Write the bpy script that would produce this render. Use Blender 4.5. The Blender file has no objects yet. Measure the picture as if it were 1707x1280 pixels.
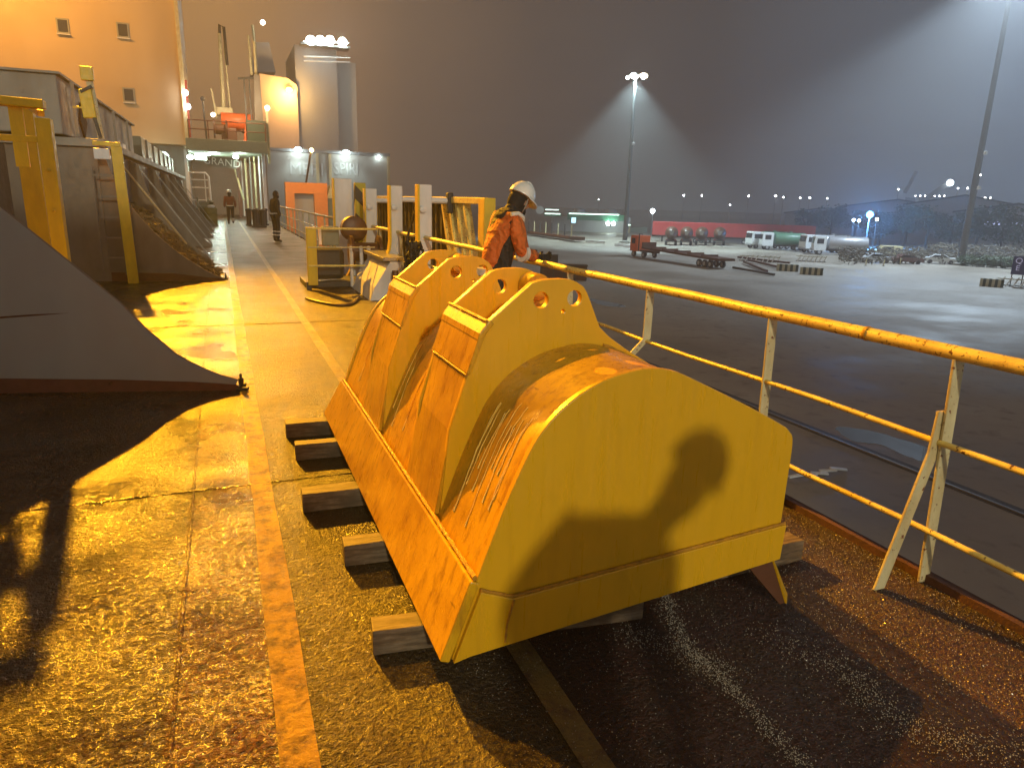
import bpy, math, random
import numpy as np
from mathutils import Vector, Matrix, Euler
R = math.radians
S = bpy.context.scene
COL = S.collection
rng = random.Random(7)

# ------------------------------------------------------------------ camera
# deck axes: +y forward along the ship, +x towards the quay, z up, deck at z = 0
F_PX, CX, CY, VPX, VPY, ROLL, CAM_H = 1165.0, 853.5, 640.0, 368.0, 323.0, 0.028, 1.6
_a = Vector(((VPX - CX) / F_PX, -(VPY - CY) / F_PX, -1.0))
_b = Vector(((VPX + 1000 - CX) / F_PX, -(VPY + 1000 * ROLL - CY) / F_PX, -1.0))
_up = _b.cross(_a).normalized()
if _up.y < 0: _up = -_up
_Y = _a.normalized(); _X = _Y.cross(_up)
CAM_M = Matrix((_X, _Y, _up))            # camera axes -> world axes
cam = bpy.data.cameras.new('camera'); camo = bpy.data.objects.new('camera', cam); COL.objects.link(camo)
cam.sensor_fit = 'HORIZONTAL'; cam.sensor_width = 36.0; cam.lens = 36.0 * F_PX / 1707.0
cam.clip_start = 0.05; cam.clip_end = 3000
camo.matrix_world = Matrix.Translation((0, 0, CAM_H)) @ CAM_M.to_4x4()
S.camera = camo

def ray(px, py): return CAM_M @ Vector(((px - CX) / F_PX, -(py - CY) / F_PX, -1.0))
def onz(px, py, z=0.0):
    d = ray(px, py); return Vector((0, 0, CAM_H)) + d * ((z - CAM_H) / d.z)
def ony(px, py, y):
    d = ray(px, py); return Vector((0, 0, CAM_H)) + d * (y / d.y)
def onx(px, py, x):
    d = ray(px, py); return Vector((0, 0, CAM_H)) + d * (x / d.x)
def atr(px, py, r):                       # point at horizontal distance r
    d = ray(px, py); return Vector((0, 0, CAM_H)) + d * (r / math.hypot(d.x, d.y))

# ------------------------------------------------------------------ render settings, sky
S.view_settings.view_transform = 'Standard'; S.view_settings.look = 'None'
S.view_settings.exposure = 0.0; S.view_settings.gamma = 1.0
S.render.engine = 'CYCLES'
cy = S.cycles
cy.max_bounces = 6; cy.diffuse_bounces = 3; cy.glossy_bounces = 3; cy.transmission_bounces = 3; cy.volume_bounces = 0
cy.caustics_reflective = False; cy.caustics_refractive = False
cy.sample_clamp_indirect = 4.0; cy.sample_clamp_direct = 0.0
cy.use_denoising = True
try: cy.denoiser = 'OPENIMAGEDENOISE'
except Exception: pass
W = bpy.data.worlds.new('World'); S.world = W; W.use_nodes = True
nt = W.node_tree; bg = nt.nodes['Background']
tc = nt.nodes.new('ShaderNodeTexCoord')
dot = nt.nodes.new('ShaderNodeVectorMath'); dot.operation = 'DOT_PRODUCT'
dot.inputs[1].default_value = (0.93, -0.37, 0.0)       # across the harbour, from the ship to the yard
mr = nt.nodes.new('ShaderNodeMapRange'); mr.inputs[1].default_value = -0.7; mr.inputs[2].default_value = 0.7
cr = nt.nodes.new('ShaderNodeValToRGB')
e = cr.color_ramp.elements
SKY = [(0.0, (.44, .23, .08)), (0.26, (.42, .22, .085)), (0.40, (.15, .105, .075)), (0.52, (.078, .067, .062)),
       (0.68, (.066, .066, .07)), (0.85, (.12, .145, .18)), (1.0, (.15, .23, .38))]
e[0].position, e[0].color = SKY[0][0], SKY[0][1] + (1,)
e[1].position, e[1].color = SKY[-1][0], SKY[-1][1] + (1,)
for p, c in SKY[1:-1]:
    n = e.new(p); n.color = c + (1,)
nt.links.new(tc.outputs['Generated'], dot.inputs[0])
nt.links.new(dot.outputs['Value'], mr.inputs[0])
nt.links.new(mr.outputs[0], cr.inputs[0])
aft = nt.nodes.new('ShaderNodeVectorMath'); aft.operation = 'DOT_PRODUCT'; aft.inputs[1].default_value = (-0.30, -0.94, 0.12)
ma = nt.nodes.new('ShaderNodeMapRange'); ma.inputs[1].default_value = 0.35; ma.inputs[2].default_value = 0.95
mx = nt.nodes.new('ShaderNodeMix'); mx.data_type = 'RGBA'; mx.inputs[7].default_value = (.64, .69, .66, 1)
nt.links.new(tc.outputs['Generated'], aft.inputs[0]); nt.links.new(aft.outputs['Value'], ma.inputs[0]); nt.links.new(ma.outputs[0], mx.inputs[0])
nt.links.new(cr.outputs[0], mx.inputs[6])
sz = nt.nodes.new('ShaderNodeSeparateXYZ'); nt.links.new(tc.outputs['Generated'], sz.inputs[0])
mz = nt.nodes.new('ShaderNodeMapRange'); mz.inputs[1].default_value = .22; mz.inputs[2].default_value = .75; mz.inputs[3].default_value = 1.0; mz.inputs[4].default_value = .22
nt.links.new(sz.outputs[2], mz.inputs[0])                     # the town lights the low fog; it is darker overhead
nt.links.new(mz.outputs[0], bg.inputs['Strength']); nt.links.new(mx.outputs[2], bg.inputs['Color'])

# ------------------------------------------------------------------ helpers: lamps
def lamp(name, kind, loc, power, color, target=None, size=0.2, angle=60, blend=0.4):
    l = bpy.data.lights.new(name, kind); l.energy = power; l.color = color
    if kind in ('POINT', 'SPOT'): l.shadow_soft_size = size
    if kind == 'SPOT': l.spot_size = R(angle); l.spot_blend = blend
    o = bpy.data.objects.new(name, l); COL.objects.link(o); o.location = loc
    if target is not None:
        o.rotation_euler = (Vector(target) - Vector(loc)).to_track_quat('-Z', 'Y').to_euler()
    return o
SODIUM = (1.0, 0.425, 0.013)
KEY_POS = Vector((-6.2, 44.0, 20.5))
lamp('sodium_flood', 'SPOT', KEY_POS, 300000, SODIUM, (0.3, 0.6, 0.0), 0.35, 27, 1.0)
lamp('tower_wall_lamp', 'POINT', (-11.0, 41.0, 14.0), 5200, (1.0, 0.43, 0.05), None, 0.3)
REAR_POS = Vector((-1.8, -25.5, 11.2))
CRANE_POS = Vector((-.8, 14.75, 17.0))     # lamp hanging from the jib of the hatch crane, trained on the bucket
lamp('crane_flood', 'SPOT', CRANE_POS, 21000, SODIUM, (1.12, 2.45, 1.0), 0.2, 8.5, 1.0)
lamp('aft_flood', 'SPOT', REAR_POS, 16000, (1.0, 0.88, 0.62), (2.2, 3.0, 0.6), 0.38, 34, 0.4)

# ------------------------------------------------------------------ helpers: materials
def _nodes(name):
    m = bpy.data.materials.new(name); m.use_nodes = True
    t = m.node_tree; b = t.nodes['Principled BSDF']
    return m, t, b
def _noise(t, vec, scale, detail=4, rough=0.55):
    n = t.nodes.new('ShaderNodeTexNoise'); n.inputs['Scale'].default_value = scale
    n.inputs['Detail'].default_value = detail; n.inputs['Roughness'].default_value = rough
    if vec is not None: t.links.new(vec, n.inputs['Vector'])
    return n.outputs['Fac']
def _ramp(t, fac, stops):
    r = t.nodes.new('ShaderNodeValToRGB'); t.links.new(fac, r.inputs[0])
    el = r.color_ramp.elements
    el[0].position, el[0].color = stops[0][0], tuple(stops[0][1]) + (1,)
    el[1].position, el[1].color = stops[-1][0], tuple(stops[-1][1]) + (1,)
    for p, c in stops[1:-1]:
        q = el.new(p); q.color = tuple(c) + (1,)
    return r.outputs[0]
def g3(v): return (v, v, v)
def _mix(t, fac, a, b):
    m = t.nodes.new('ShaderNodeMix'); m.data_type = 'RGBA'
    for sock, v in ((m.inputs[6], a), (m.inputs[7], b)):
        if isinstance(v, tuple): sock.default_value = v + (1,)
        else: t.links.new(v, sock)
    if isinstance(fac, float): m.inputs[0].default_value = fac
    else: t.links.new(fac, m.inputs[0])
    return m.outputs[2]
def _mapped(t, scale):
    c = t.nodes.new('ShaderNodeTexCoord'); mp = t.nodes.new('ShaderNodeMapping')
    mp.inputs['Scale'].default_value = scale; t.links.new(c.outputs['Object'], mp.inputs['Vector'])
    return mp.outputs[0]
def _bump(t, b, h, strength, dist):
    u = t.nodes.new('ShaderNodeBump'); u.inputs['Strength'].default_value = strength
    u.inputs['Distance'].default_value = dist; t.links.new(h, u.inputs['Height'])
    t.links.new(u.outputs[0], b.inputs['Normal'])
def paint(name, col, dirt=(.05, .03, .015), amount=.35, rough=.45, scale=3.0, bump=.15, stretch=(1, 1, .25), metal=0.0, chips=None, chip_at=.68):
    """painted steel: streaky grime, optional chips of rust"""
    m, t, b = _nodes(name)
    v = _mapped(t, stretch); v2 = _mapped(t, (1, 1, 1))
    n = _noise(t, v, scale, 8, .62)
    f = _ramp(t, n, [(.38, (0, 0, 0)), (.72, g3(amount))])
    c = _mix(t, f, tuple(col), tuple(dirt))
    if chips:
        n2 = _noise(t, v2, scale * 5, 6, .6)
        f2 = _ramp(t, n2, [(chip_at - .03, (0, 0, 0)), (chip_at + .02, (1, 1, 1))])
        c = _mix(t, f2, c, tuple(chips))
    t.links.new(c, b.inputs['Base Color'])
    rr = _ramp(t, _noise(t, v2, scale * 4, 5), [(.3, g3(max(.05, rough - .12))), (.7, g3(min(1, rough + .15)))])
    t.links.new(rr, b.inputs['Roughness']); b.inputs['Metallic'].default_value = metal
    if bump: _bump(t, b, _noise(t, v2, scale * 14, 5), bump, .006)
    return m
def flat(name, col, rough=.6, metal=0.0, scale=6.0, var=.25):
    return paint(name, col, tuple(c * .4 for c in col), var, rough, scale, .08, (1, 1, 1), metal)
def emit(name, col, strength):
    m, t, b = _nodes(name)
    b.inputs['Base Color'].default_value = tuple(col) + (1,)
    b.inputs['Emission Color'].default_value = tuple(col) + (1,)
    b.inputs['Emission Strength'].default_value = strength
    return m

# ------------------------------------------------------------------ helpers: geometry
class MB:
    def __init__(s): s.v = []; s.f = []
    def add(s, vs, fs):
        k = len(s.v); s.v += [tuple(v) for v in vs]; s.f += [[i + k for i in f] for f in fs]; return s
    def box(s, c, d, rot=None):
        c = Vector(c); h = [x / 2 for x in d]
        P = [Vector((sx * h[0], sy * h[1], sz * h[2])) for sz in (-1, 1) for sy in (-1, 1) for sx in (-1, 1)]
        if rot is not None:
            M = Euler(rot).to_matrix(); P = [M @ p for p in P]
        return s.add([p + c for p in P], [[0, 2, 3, 1], [4, 5, 7, 6], [0, 1, 5, 4], [2, 6, 7, 3], [0, 4, 6, 2], [1, 3, 7, 5]])
    def bar(s, a, b, w, h, up=(0, 0, 1)):
        a, b = Vector(a), Vector(b); d = (b - a).normalized(); u = Vector(up)
        sd = d.cross(u)
        if sd.length < 1e-4: sd = d.cross(Vector((1, 0, 0)))
        sd.normalize(); u = sd.cross(d).normalized()
        P = [p + sd * (i * w / 2) + u * (j * h / 2) for p in (a, b) for j in (-1, 1) for i in (-1, 1)]
        return s.add(P, [[0, 2, 3, 1], [4, 5, 7, 6], [0, 1, 5, 4], [2, 6, 7, 3], [0, 4, 6, 2], [1, 3, 7, 5]])
    def prism(s, poly, axis, a, b):
        """polygon in the plane normal to axis ('x','y','z'), extruded from a to b"""
        def mk(p, w):
            return {'y': (p[0], w, p[1]), 'x': (w, p[0], p[1]), 'z': (p[0], p[1], w)}[axis]
        n = len(poly); vs = [mk(p, a) for p in poly] + [mk(p, b) for p in poly]
        fs = [list(range(n))[::-1], [i + n for i in range(n)]] + [[i, (i + 1) % n, (i + 1) % n + n, i + n] for i in range(n)]
        return s.add(vs, fs)
    def tube(s, pts, r, seg=10, closed=False, cap=True):
        pts = [Vector(p) for p in pts]; n = len(pts); rad = r if isinstance(r, (list, tuple)) else [r] * n
        k = len(s.v); prev = None
        for i, p in enumerate(pts):
            d = (pts[(i + 1) % n if closed else min(i + 1, n - 1)] - pts[(i - 1) % n if closed else max(i - 1, 0)]).normalized()
            if prev is None:
                u = Vector((0, 0, 1)) if abs(d.z) < .9 else Vector((1, 0, 0))
            else: u = prev
            u = (u - d * u.dot(d)).normalized(); w = d.cross(u); prev = u
            for j in range(seg):
                a = 2 * math.pi * j / seg
                s.v.append(tuple(p + (u * math.cos(a) + w * math.sin(a)) * rad[i]))
        for i in range(n if closed else n - 1):
            q = (i + 1) % n
            for j in range(seg):
                jj = (j + 1) % seg
                s.f.append([k + i * seg + j, k + i * seg + jj, k + q * seg + jj, k + q * seg + j])
        if cap and not closed:
            s.f.append([k + j for j in range(seg)][::-1]); s.f.append([k + (n - 1) * seg + j for j in range(seg)])
        return s
    def lathe(s, prof, o, axis=(0, 0, 1), seg=20):
        o = Vector(o); ax = Vector(axis).normalized()
        u = Vector((1, 0, 0)) if abs(ax.x) < .9 else Vector((0, 1, 0))
        u = (u - ax * u.dot(ax)).normalized(); w = ax.cross(u); k = len(s.v); n = len(prof)
        for r, h in prof:
            for j in range(seg):
                a = 2 * math.pi * j / seg
                s.v.append(tuple(o + ax * h + (u * math.cos(a) + w * math.sin(a)) * max(r, 1e-4)))
        for i in range(n - 1):
            for j in range(seg):
                jj = (j + 1) % seg
                s.f.append([k + i * seg + j, k + i * seg + jj, k + (i + 1) * seg + jj, k + (i + 1) * seg + j])
        s.f.append([k + j for j in range(seg)][::-1]); s.f.append([k + (n - 1) * seg + j for j in range(seg)])
        return s
    def ball(s, c, r, seg=14, rings=8):
        c = Vector(c); r = r if isinstance(r, (tuple, list)) else (r, r, r); k = len(s.v)
        for i in range(rings + 1):
            th = math.pi * i / rings
            for j in range(seg):
                a = 2 * math.pi * j / seg
                s.v.append((c.x + r[0] * math.sin(th) * math.cos(a), c.y + r[1] * math.sin(th) * math.sin(a), c.z + r[2] * math.cos(th)))
        for i in range(rings):
            for j in range(seg):
                jj = (j + 1) % seg
                s.f.append([k + i * seg + j, k + (i + 1) * seg + j, k + (i + 1) * seg + jj, k + i * seg + jj])
        return s
    def xf(s, M):
        s.v = [tuple(M @ Vector(v)) for v in s.v]; return s
    def build(s, name, mat, parent=None, smooth=None, bevel=0.0, world=True):
        me = bpy.data.meshes.new(name); me.from_pydata(s.v, [], s.f); me.update()
        return link(name, me, mat, parent, smooth, bevel, world)
def link(name, me, mat, parent=None, smooth=None, bevel=0.0, world=True):
    if mat is not None:
        me.materials.clear(); me.materials.append(mat)
    if smooth is not None:
        me.polygons.foreach_set('use_smooth', [True] * len(me.polygons)); me.set_sharp_from_angle(angle=R(smooth))
    o = bpy.data.objects.new(name, me); COL.objects.link(o)
    if parent is not None:
        o.parent = parent
        if world:
            p = parent; off = Vector((0, 0, 0))
            while p is not None: off += Vector(p.location); p = p.parent
            me.transform(Matrix.Translation(-off))
    if bevel:
        bv = o.modifiers.new('bevel', 'BEVEL'); bv.width = bevel; bv.segments = 2; bv.limit_method = 'ANGLE'; bv.angle_limit = R(40)
        bv.harden_normals = False
    return o
def tag(o, label=None, cat=None, group=None, kind=None):
    if label: o['label'] = label
    if cat: o['category'] = cat
    if group: o['group'] = group
    if kind: o['kind'] = kind
    return o
def thing(name, label, cat, loc=(0, 0, 0), rz=0.0, group=None):
    o = bpy.data.objects.new(name, None); COL.objects.link(o); o.location = loc; o.rotation_euler = (0, 0, rz)
    o.empty_display_size = .2
    return tag(o, label, cat, group)
def copy_tree(o, parent=None):
    c = o.copy(); COL.objects.link(c)
    if parent is not None: c.parent = parent
    for ch in list(o.children): copy_tree(ch, c)
    return c
def dup(o, loc, rz=None, label=None):
    c = copy_tree(o); c.location = loc
    if rz is not None: c.rotation_euler = (0, 0, rz)
    if label: c['label'] = label
    return c
def plate_mesh(outer, holes, thick, bev=0.003):
    """flat plate with holes in local xy, extruded along z (centred); a 2D curve converted to mesh"""
    cu = bpy.data.curves.new('plate', 'CURVE'); cu.dimensions = '2D'; cu.fill_mode = 'BOTH'
    cu.extrude = thick / 2 - bev; cu.bevel_depth = bev; cu.bevel_resolution = 1; cu.offset = -bev
    for poly in [outer] + holes:
        sp = cu.splines.new('POLY'); sp.points.add(len(poly) - 1)
        for p, q in zip(sp.points, poly): p.co = (q[0], q[1], 0, 1)
        sp.use_cyclic_u = True
    o = bpy.data.objects.new('plate', cu); COL.objects.link(o)
    me = bpy.data.meshes.new_from_object(o.evaluated_get(bpy.context.evaluated_depsgraph_get()))
    bpy.data.objects.remove(o); bpy.data.curves.remove(cu)
    return me
def text_mesh(s, size, depth):
    cu = bpy.data.curves.new('text', 'FONT'); cu.body = s; cu.size = size; cu.extrude = depth; cu.align_x = 'CENTER'; cu.align_y = 'CENTER'
    o = bpy.data.objects.new('text', cu); COL.objects.link(o)
    me = bpy.data.meshes.new_from_object(o.evaluated_get(bpy.context.evaluated_depsgraph_get()))
    bpy.data.objects.remove(o); bpy.data.curves.remove(cu)
    return me
def circle(cx_, cy_, r, n=24, rev=True):
    p = [(cx_ + r * math.cos(2 * math.pi * i / n), cy_ + r * math.sin(2 * math.pi * i / n)) for i in range(n)]
    return p[::-1] if rev else p
def skin_mesh(chains, sub=2):
    """chains: list of lists of (x,y,z,r); points given by identical coordinates are shared; the first point is the root"""
    vs = []; rs = []; es = []; idx = {}
    def vid(p):
        k = (round(p[0], 4), round(p[1], 4), round(p[2], 4))
        if k not in idx:
            idx[k] = len(vs); vs.append(p[:3]); rs.append(p[3])
        return idx[k]
    for ch in chains:
        ids = [vid(p) for p in ch]
        for a, b in zip(ids, ids[1:]):
            if a != b: es.append((a, b))
    me = bpy.data.meshes.new('skin'); me.from_pydata(vs, es, []); me.update()
    o = bpy.data.objects.new('skin', me); COL.objects.link(o)
    o.modifiers.new('skin', 'SKIN'); 
    sv = me.skin_vertices[0].data if me.skin_vertices else None
    if sv is None:
        raise RuntimeError('no skin layer')
    for i, r in enumerate(rs):
        rr = r if isinstance(r, tuple) else (r, r)
        sv[i].radius = rr; sv[i].use_root = (i == 0)
    if sub:
        m = o.modifiers.new('sub', 'SUBSURF'); m.levels = sub; m.render_levels = sub
    dg = bpy.context.evaluated_depsgraph_get(); dg.update()
    out = bpy.data.meshes.new_from_object(o.evaluated_get(dg))
    bpy.data.objects.remove(o); bpy.data.meshes.remove(me)
    return out

# ------------------------------------------------------------------ materials
YEL = (.66, .375, .010)
M = {}
def deck_mat():
    m, t, b = _nodes('wet_deck_paint')
    c = t.nodes.new('ShaderNodeTexCoord'); o = c.outputs['Object']
    def math_(op, x, y):
        h = t.nodes.new('ShaderNodeMath'); h.operation = op
        for i, v in enumerate((x, y)):
            if isinstance(v, (int, float)): h.inputs[i].default_value = v
            else: t.links.new(v, h.inputs[i])
        return h.outputs[0]
    def madd(x, k, y): return math_('ADD', math_('MULTIPLY', x, k), y)
    sx = t.nodes.new('ShaderNodeSeparateXYZ'); t.links.new(o, sx.inputs[0])
    mid = _noise(t, o, 3.2, 8, .65); grain = _noise(t, o, 60, 3, .62); pits = _noise(t, o, 13, 6, .68)
    xw = madd(math_('SUBTRACT', _noise(t, o, 2.5, 4), .5), .03, sx.outputs[0])
    def zone(x0, soft=.01):
        r = t.nodes.new('ShaderNodeMapRange'); r.inputs[1].default_value = x0 - soft; r.inputs[2].default_value = x0 + soft
        t.links.new(xw, r.inputs[0]); return r.outputs[0]
    inner = _ramp(t, mid, [(.32, (.030, .011, .005)), (.50, (.060, .024, .009)), (.70, (.095, .045, .014))])      # worn hatch side
    lane = _ramp(t, mid, [(.32, (.070, .018, .006)), (.52, (.140, .038, .010)), (.72, (.17, .060, .016))])         # red walkway lane
    olive = _ramp(t, mid, [(.32, (.040, .026, .008)), (.50, (.075, .050, .014)), (.68, (.055, .034, .010))])       # olive lane by the bucket
    maroon = _ramp(t, mid, [(.32, (.030, .010, .006)), (.50, (.055, .018, .010)), (.70, (.045, .026, .012))])      # dark red along the rail
    col = _mix(t, zone(-.27), inner, lane); col = _mix(t, zone(.10), col, olive); col = _mix(t, zone(.91), col, maroon)
    col = _mix(t, _ramp(t, grain, [(.38, g3(.85)), (.54, (0, 0, 0))]), col, (.014, .007, .004))
    pit = _ramp(t, pits, [(.60, (0, 0, 0)), (.67, g3(1))])
    col = _mix(t, pit, col, (.012, .006, .004))
    t.links.new(col, b.inputs['Base Color'])
    stain = _ramp(t, _noise(t, o, 1.7, 7, .66), [(.50, (0, 0, 0)), (.62, g3(.65))])
    col = _mix(t, stain, col, (.020, .010, .005)); t.links.new(col, b.inputs['Base Color'])
    dull = zone(.10)
    t.links.new(madd(dull, .14, _ramp(t, _noise(t, o, 1.1, 6, .6), [(.36, g3(.24)), (.66, g3(.46))])), b.inputs['Roughness'])
    film = _ramp(t, madd(math_('SUBTRACT', _noise(t, o, 2.2, 5, .6), .5), .45, _noise(t, o, 34, 5, .70)), [(.47, (0, 0, 0)), (.55, (1, 1, 1))])     # a broken film of water
    film = math_('MULTIPLY', film, math_('SUBTRACT', 1, pit))
    film = math_('MULTIPLY', film, math_('SUBTRACT', 1.0, math_('MULTIPLY', dull, .60)))
    t.links.new(film, b.inputs['Coat Weight']); b.inputs['Coat IOR'].default_value = 1.7
    b.inputs['Coat Roughness'].default_value = .26
    h = madd(grain, 1.0, pits); h = madd(_noise(t, o, 150, 2, .6), .35, h); h = madd(pit, -.35, h)
    _bump(t, b, h, 1.0, .024)
    cb = t.nodes.new('ShaderNodeBump'); cb.inputs['Strength'].default_value = 1.0; cb.inputs['Distance'].default_value = .010
    t.links.new(h, cb.inputs['Height']); t.links.new(cb.outputs[0], b.inputs['Coat Normal'])
    b.inputs['Specular IOR Level'].default_value = .35
    return m
def worn_stripe(name, col):
    m, t, b = _nodes(name)
    c = t.nodes.new('ShaderNodeTexCoord'); o = c.outputs['Object']
    f = _ramp(t, _noise(t, o, 9, 8, .7), [(.46, (0, 0, 0)), (.62, (1, 1, 1))])
    t.links.new(_mix(t, f, col, (.12, .055, .02)), b.inputs['Base Color'])
    t.links.new(_ramp(t, _noise(t, o, 4, 4), [(.35, g3(.28)), (.65, g3(.5))]), b.inputs['Roughness'])
    h = t.nodes.new('ShaderNodeMath'); h.operation = 'MULTIPLY_ADD'; h.inputs[1].default_value = .5
    t.links.new(_noise(t, o, 60, 6, .7), h.inputs[0]); t.links.new(_noise(t, o, 12, 8, .68), h.inputs[2])
    _bump(t, b, h.outputs[0], .9, .035)
    return m
def bucket_mat(name, rain):
    """yellow machine paint, wet, with oily grime and runs of water down the front"""
    m, t, b = _nodes(name)
    c = t.nodes.new('ShaderNodeTexCoord'); o = c.outputs['Object']
    n = _noise(t, o, 2.6, 8, .6)
    col = _mix(t, _ramp(t, n, [(.42, (0, 0, 0)), (.75, g3(.75 if rain else .07))]), YEL, (.24, .085, .006))
    v = _mapped(t, (10, 10, .9))
    st = _ramp(t, _noise(t, v, 2.2, 6, .7), [(.5, (0, 0, 0)), (.72, g3(.7 if rain else .12))])
    col = _mix(t, st, col, (.20, .075, .006))
    sc = _ramp(t, _noise(t, _mapped(t, (3, 3, 30)), 1.4, 4, .6), [(.69, (0, 0, 0)), (.73, g3(.5 if rain else .0))])
    col = _mix(t, sc, col, (.10, .045, .01))
    t.links.new(col, b.inputs['Base Color'])
    t.links.new(_ramp(t, _noise(t, v, 4, 5), [(.3, g3(.22)), (.7, g3(.46))]), b.inputs['Roughness'])
    h = t.nodes.new('ShaderNodeMath'); h.operation = 'MULTIPLY_ADD'; h.inputs[1].default_value = .5
    t.links.new(_noise(t, _mapped(t, (26, 26, 2.4)), 2.0, 5, .6), h.inputs[0]); t.links.new(_noise(t, o, 70, 4, .6), h.inputs[2])
    _bump(t, b, h.outputs[0], .22 if rain else .10, .004)
    return m
def wood_mat():
    m, t, b = _nodes('weathered_timber')
    v = _mapped(t, (1.2, 9, 9))
    col = _ramp(t, _noise(t, v, 5, 8, .7), [(.3, (.035, .024, .014)), (.5, (.12, .085, .05)), (.72, (.27, .22, .15))])
    dirty = _ramp(t, _noise(t, _mapped(t, (1, 1, 1)), 6, 4), [(.55, (0, 0, 0)), (.7, g3(.8))])
    t.links.new(_mix(t, dirty, col, (.07, .05, .03)), b.inputs['Base Color'])
    b.inputs['Roughness'].default_value = .65
    _bump(t, b, _noise(t, v, 12, 6), .4, .004)
    return m
M['deck'] = deck_mat(); M['stripe'] = worn_stripe('worn_yellow_stripe', (.52, .30, .035)); M['stripe2'] = worn_stripe('old_olive_stripe', (.23, .16, .035))
M['bucket'] = bucket_mat('wet_yellow_bucket_paint', True); M['bucket_side'] = bucket_mat('yellow_bucket_paint', False)
M['weld'] = paint('weld_bead', (.62, .30, .015), (.08, .03, .01), .6, .4, 30, .8, (1, 1, 1))
M['wood'] = wood_mat()
M['rail'] = paint('yellow_rail_paint', (.86, .72, .20), (.30, .12, .03), .5, .38, 9, .3, (1, 1, 1), chips=(.11, .035, .014), chip_at=.62)
M['stan'] = paint('flaking_cream_paint', (.62, .57, .34), (.33, .22, .06), .6, .5, 8, .35, (1, 1, .5), chips=(.16, .05, .018), chip_at=.645)
M['rust'] = paint('rusty_steel', (.10, .036, .016), (.03, .014, .008), .7, .75, 7, .6, (1, 1, 1))
M['grey'] = paint('grey_coaming_paint', (.29, .315, .305), (.20, .18, .15), .35, .5, 1.3, .08, (1, 1, .4))
M['grey_dirty'] = paint('grimy_grey_paint', (.22, .20, .165), (.10, .055, .03), .6, .55, 1.6, .15, (1, 1, .35))
M['oxide'] = paint('red_oxide_band', (.13, .036, .018), (.05, .018, .01), .6, .6, 4, .3, (1, 1, 1))
M['yellow'] = paint('yellow_post_paint', (.80, .55, .02), (.28, .13, .02), .45, .4, 5, .2, (1, 1, .3), chips=(.2, .08, .02), chip_at=.72)
M['hatch'] = paint('pale_hatch_paint', (.30, .30, .265), (.16, .12, .075), .5, .55, 1.2, .12, (1, 1, .3), chips=(.14, .055, .025), chip_at=.72)
M['white'] = paint('white_ship_paint', (.74, .75, .74), (.35, .25, .15), .35, .42, 4, .1, (1, 1, .3))
M['cream'] = paint('cream_tower_paint', (.58, .43, .25), (.40, .28, .16), .4, .55, .3, .05, (1, 1, .2))
M['dark'] = flat('dark_machine_paint', (.035, .034, .03), .5)
M['black'] = flat('black_rubber', (.012, .012, .012), .6)
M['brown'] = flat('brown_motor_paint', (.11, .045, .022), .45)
M['green_grey'] = flat('grey_green_box_paint', (.17, .20, .15), .45)
M['steel'] = flat('bare_steel', (.35, .34, .32), .35, .8)
M['concrete'] = flat('weathered_concrete', (.34, .33, .30), .85, 0, 2)

# ------------------------------------------------------------------ SETTING: deck, hull edge, water, quay
deck = MB().prism([(-17.4, -9.0), (2.86, -9.0), (2.86, 47.8), (2.86, 66), (-17.4, 66)], 'z', -.35, 0).build('deck', M['deck'])
tag(deck, kind='structure')
hull = MB().prism([(-17.36, -8.98), (2.83, -8.98), (2.83, 65.9), (-17.36, 65.9)], 'z', -7.6, -.352).build('ship_side', M['rust']); tag(hull, kind='structure')
def strip(name, x0, x1, y0, y1, mat, z=.004, wob=.006):
    b = MB(); n = 90; vs = []; r = random.Random(int(x0 * 100))
    for i in range(n + 1):
        y = y0 + (y1 - y0) * (i / n) ** 1.5
        vs += [(x0 + r.uniform(-wob, wob), y, z), (x1 + r.uniform(-wob, wob), y, z)]
    b.add(vs, [[2 * i, 2 * i + 1, 2 * i + 3, 2 * i + 2] for i in range(n)])
    return b.build(name, mat)
tag(strip('deck_stripe', .043, .157, -8, 47, M['stripe']), kind='structure')
tag(strip('deck_stripe', .862, .958, -8, 47, M['stripe2']), kind='structure')
def bead(name, pts, r0, mat, seed=1, parent=None, step=.03, seg=7, jit=.25, world=True):
    r = random.Random(seed); P = []; rad = []
    for a, b in zip(pts, pts[1:]):
        a, b = Vector(a), Vector(b); n = max(2, int((b - a).length / step))
        for i in range(n):
            P.append(a + (b - a) * (i / n)); rad.append(r0 * (1 + r.uniform(-jit, jit)))
    P.append(Vector(pts[-1])); rad.append(r0)
    return MB().tube(P, rad, seg).build(name, mat, parent, 60, 0, world)
for k, pts in enumerate([[(-.25, -2, -.002), (-.255, 4.1, -.002), (-.29, 12, -.002), (-.30, 30, -.002)], [(-1.6, 3.98, -.003), (2.7, 3.99, -.003)], [(-3, 9.4, -.003), (2.7, 9.4, -.003)]]):
    tag(bead('deck_weld_seam', pts, .009, M['deck'], k, step=.06), kind='structure')
edge = MB().box((2.835, 20, .018), (.05, 58, .036)).build('deck_edge_bar', M['rust']); tag(edge, kind='structure')

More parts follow.
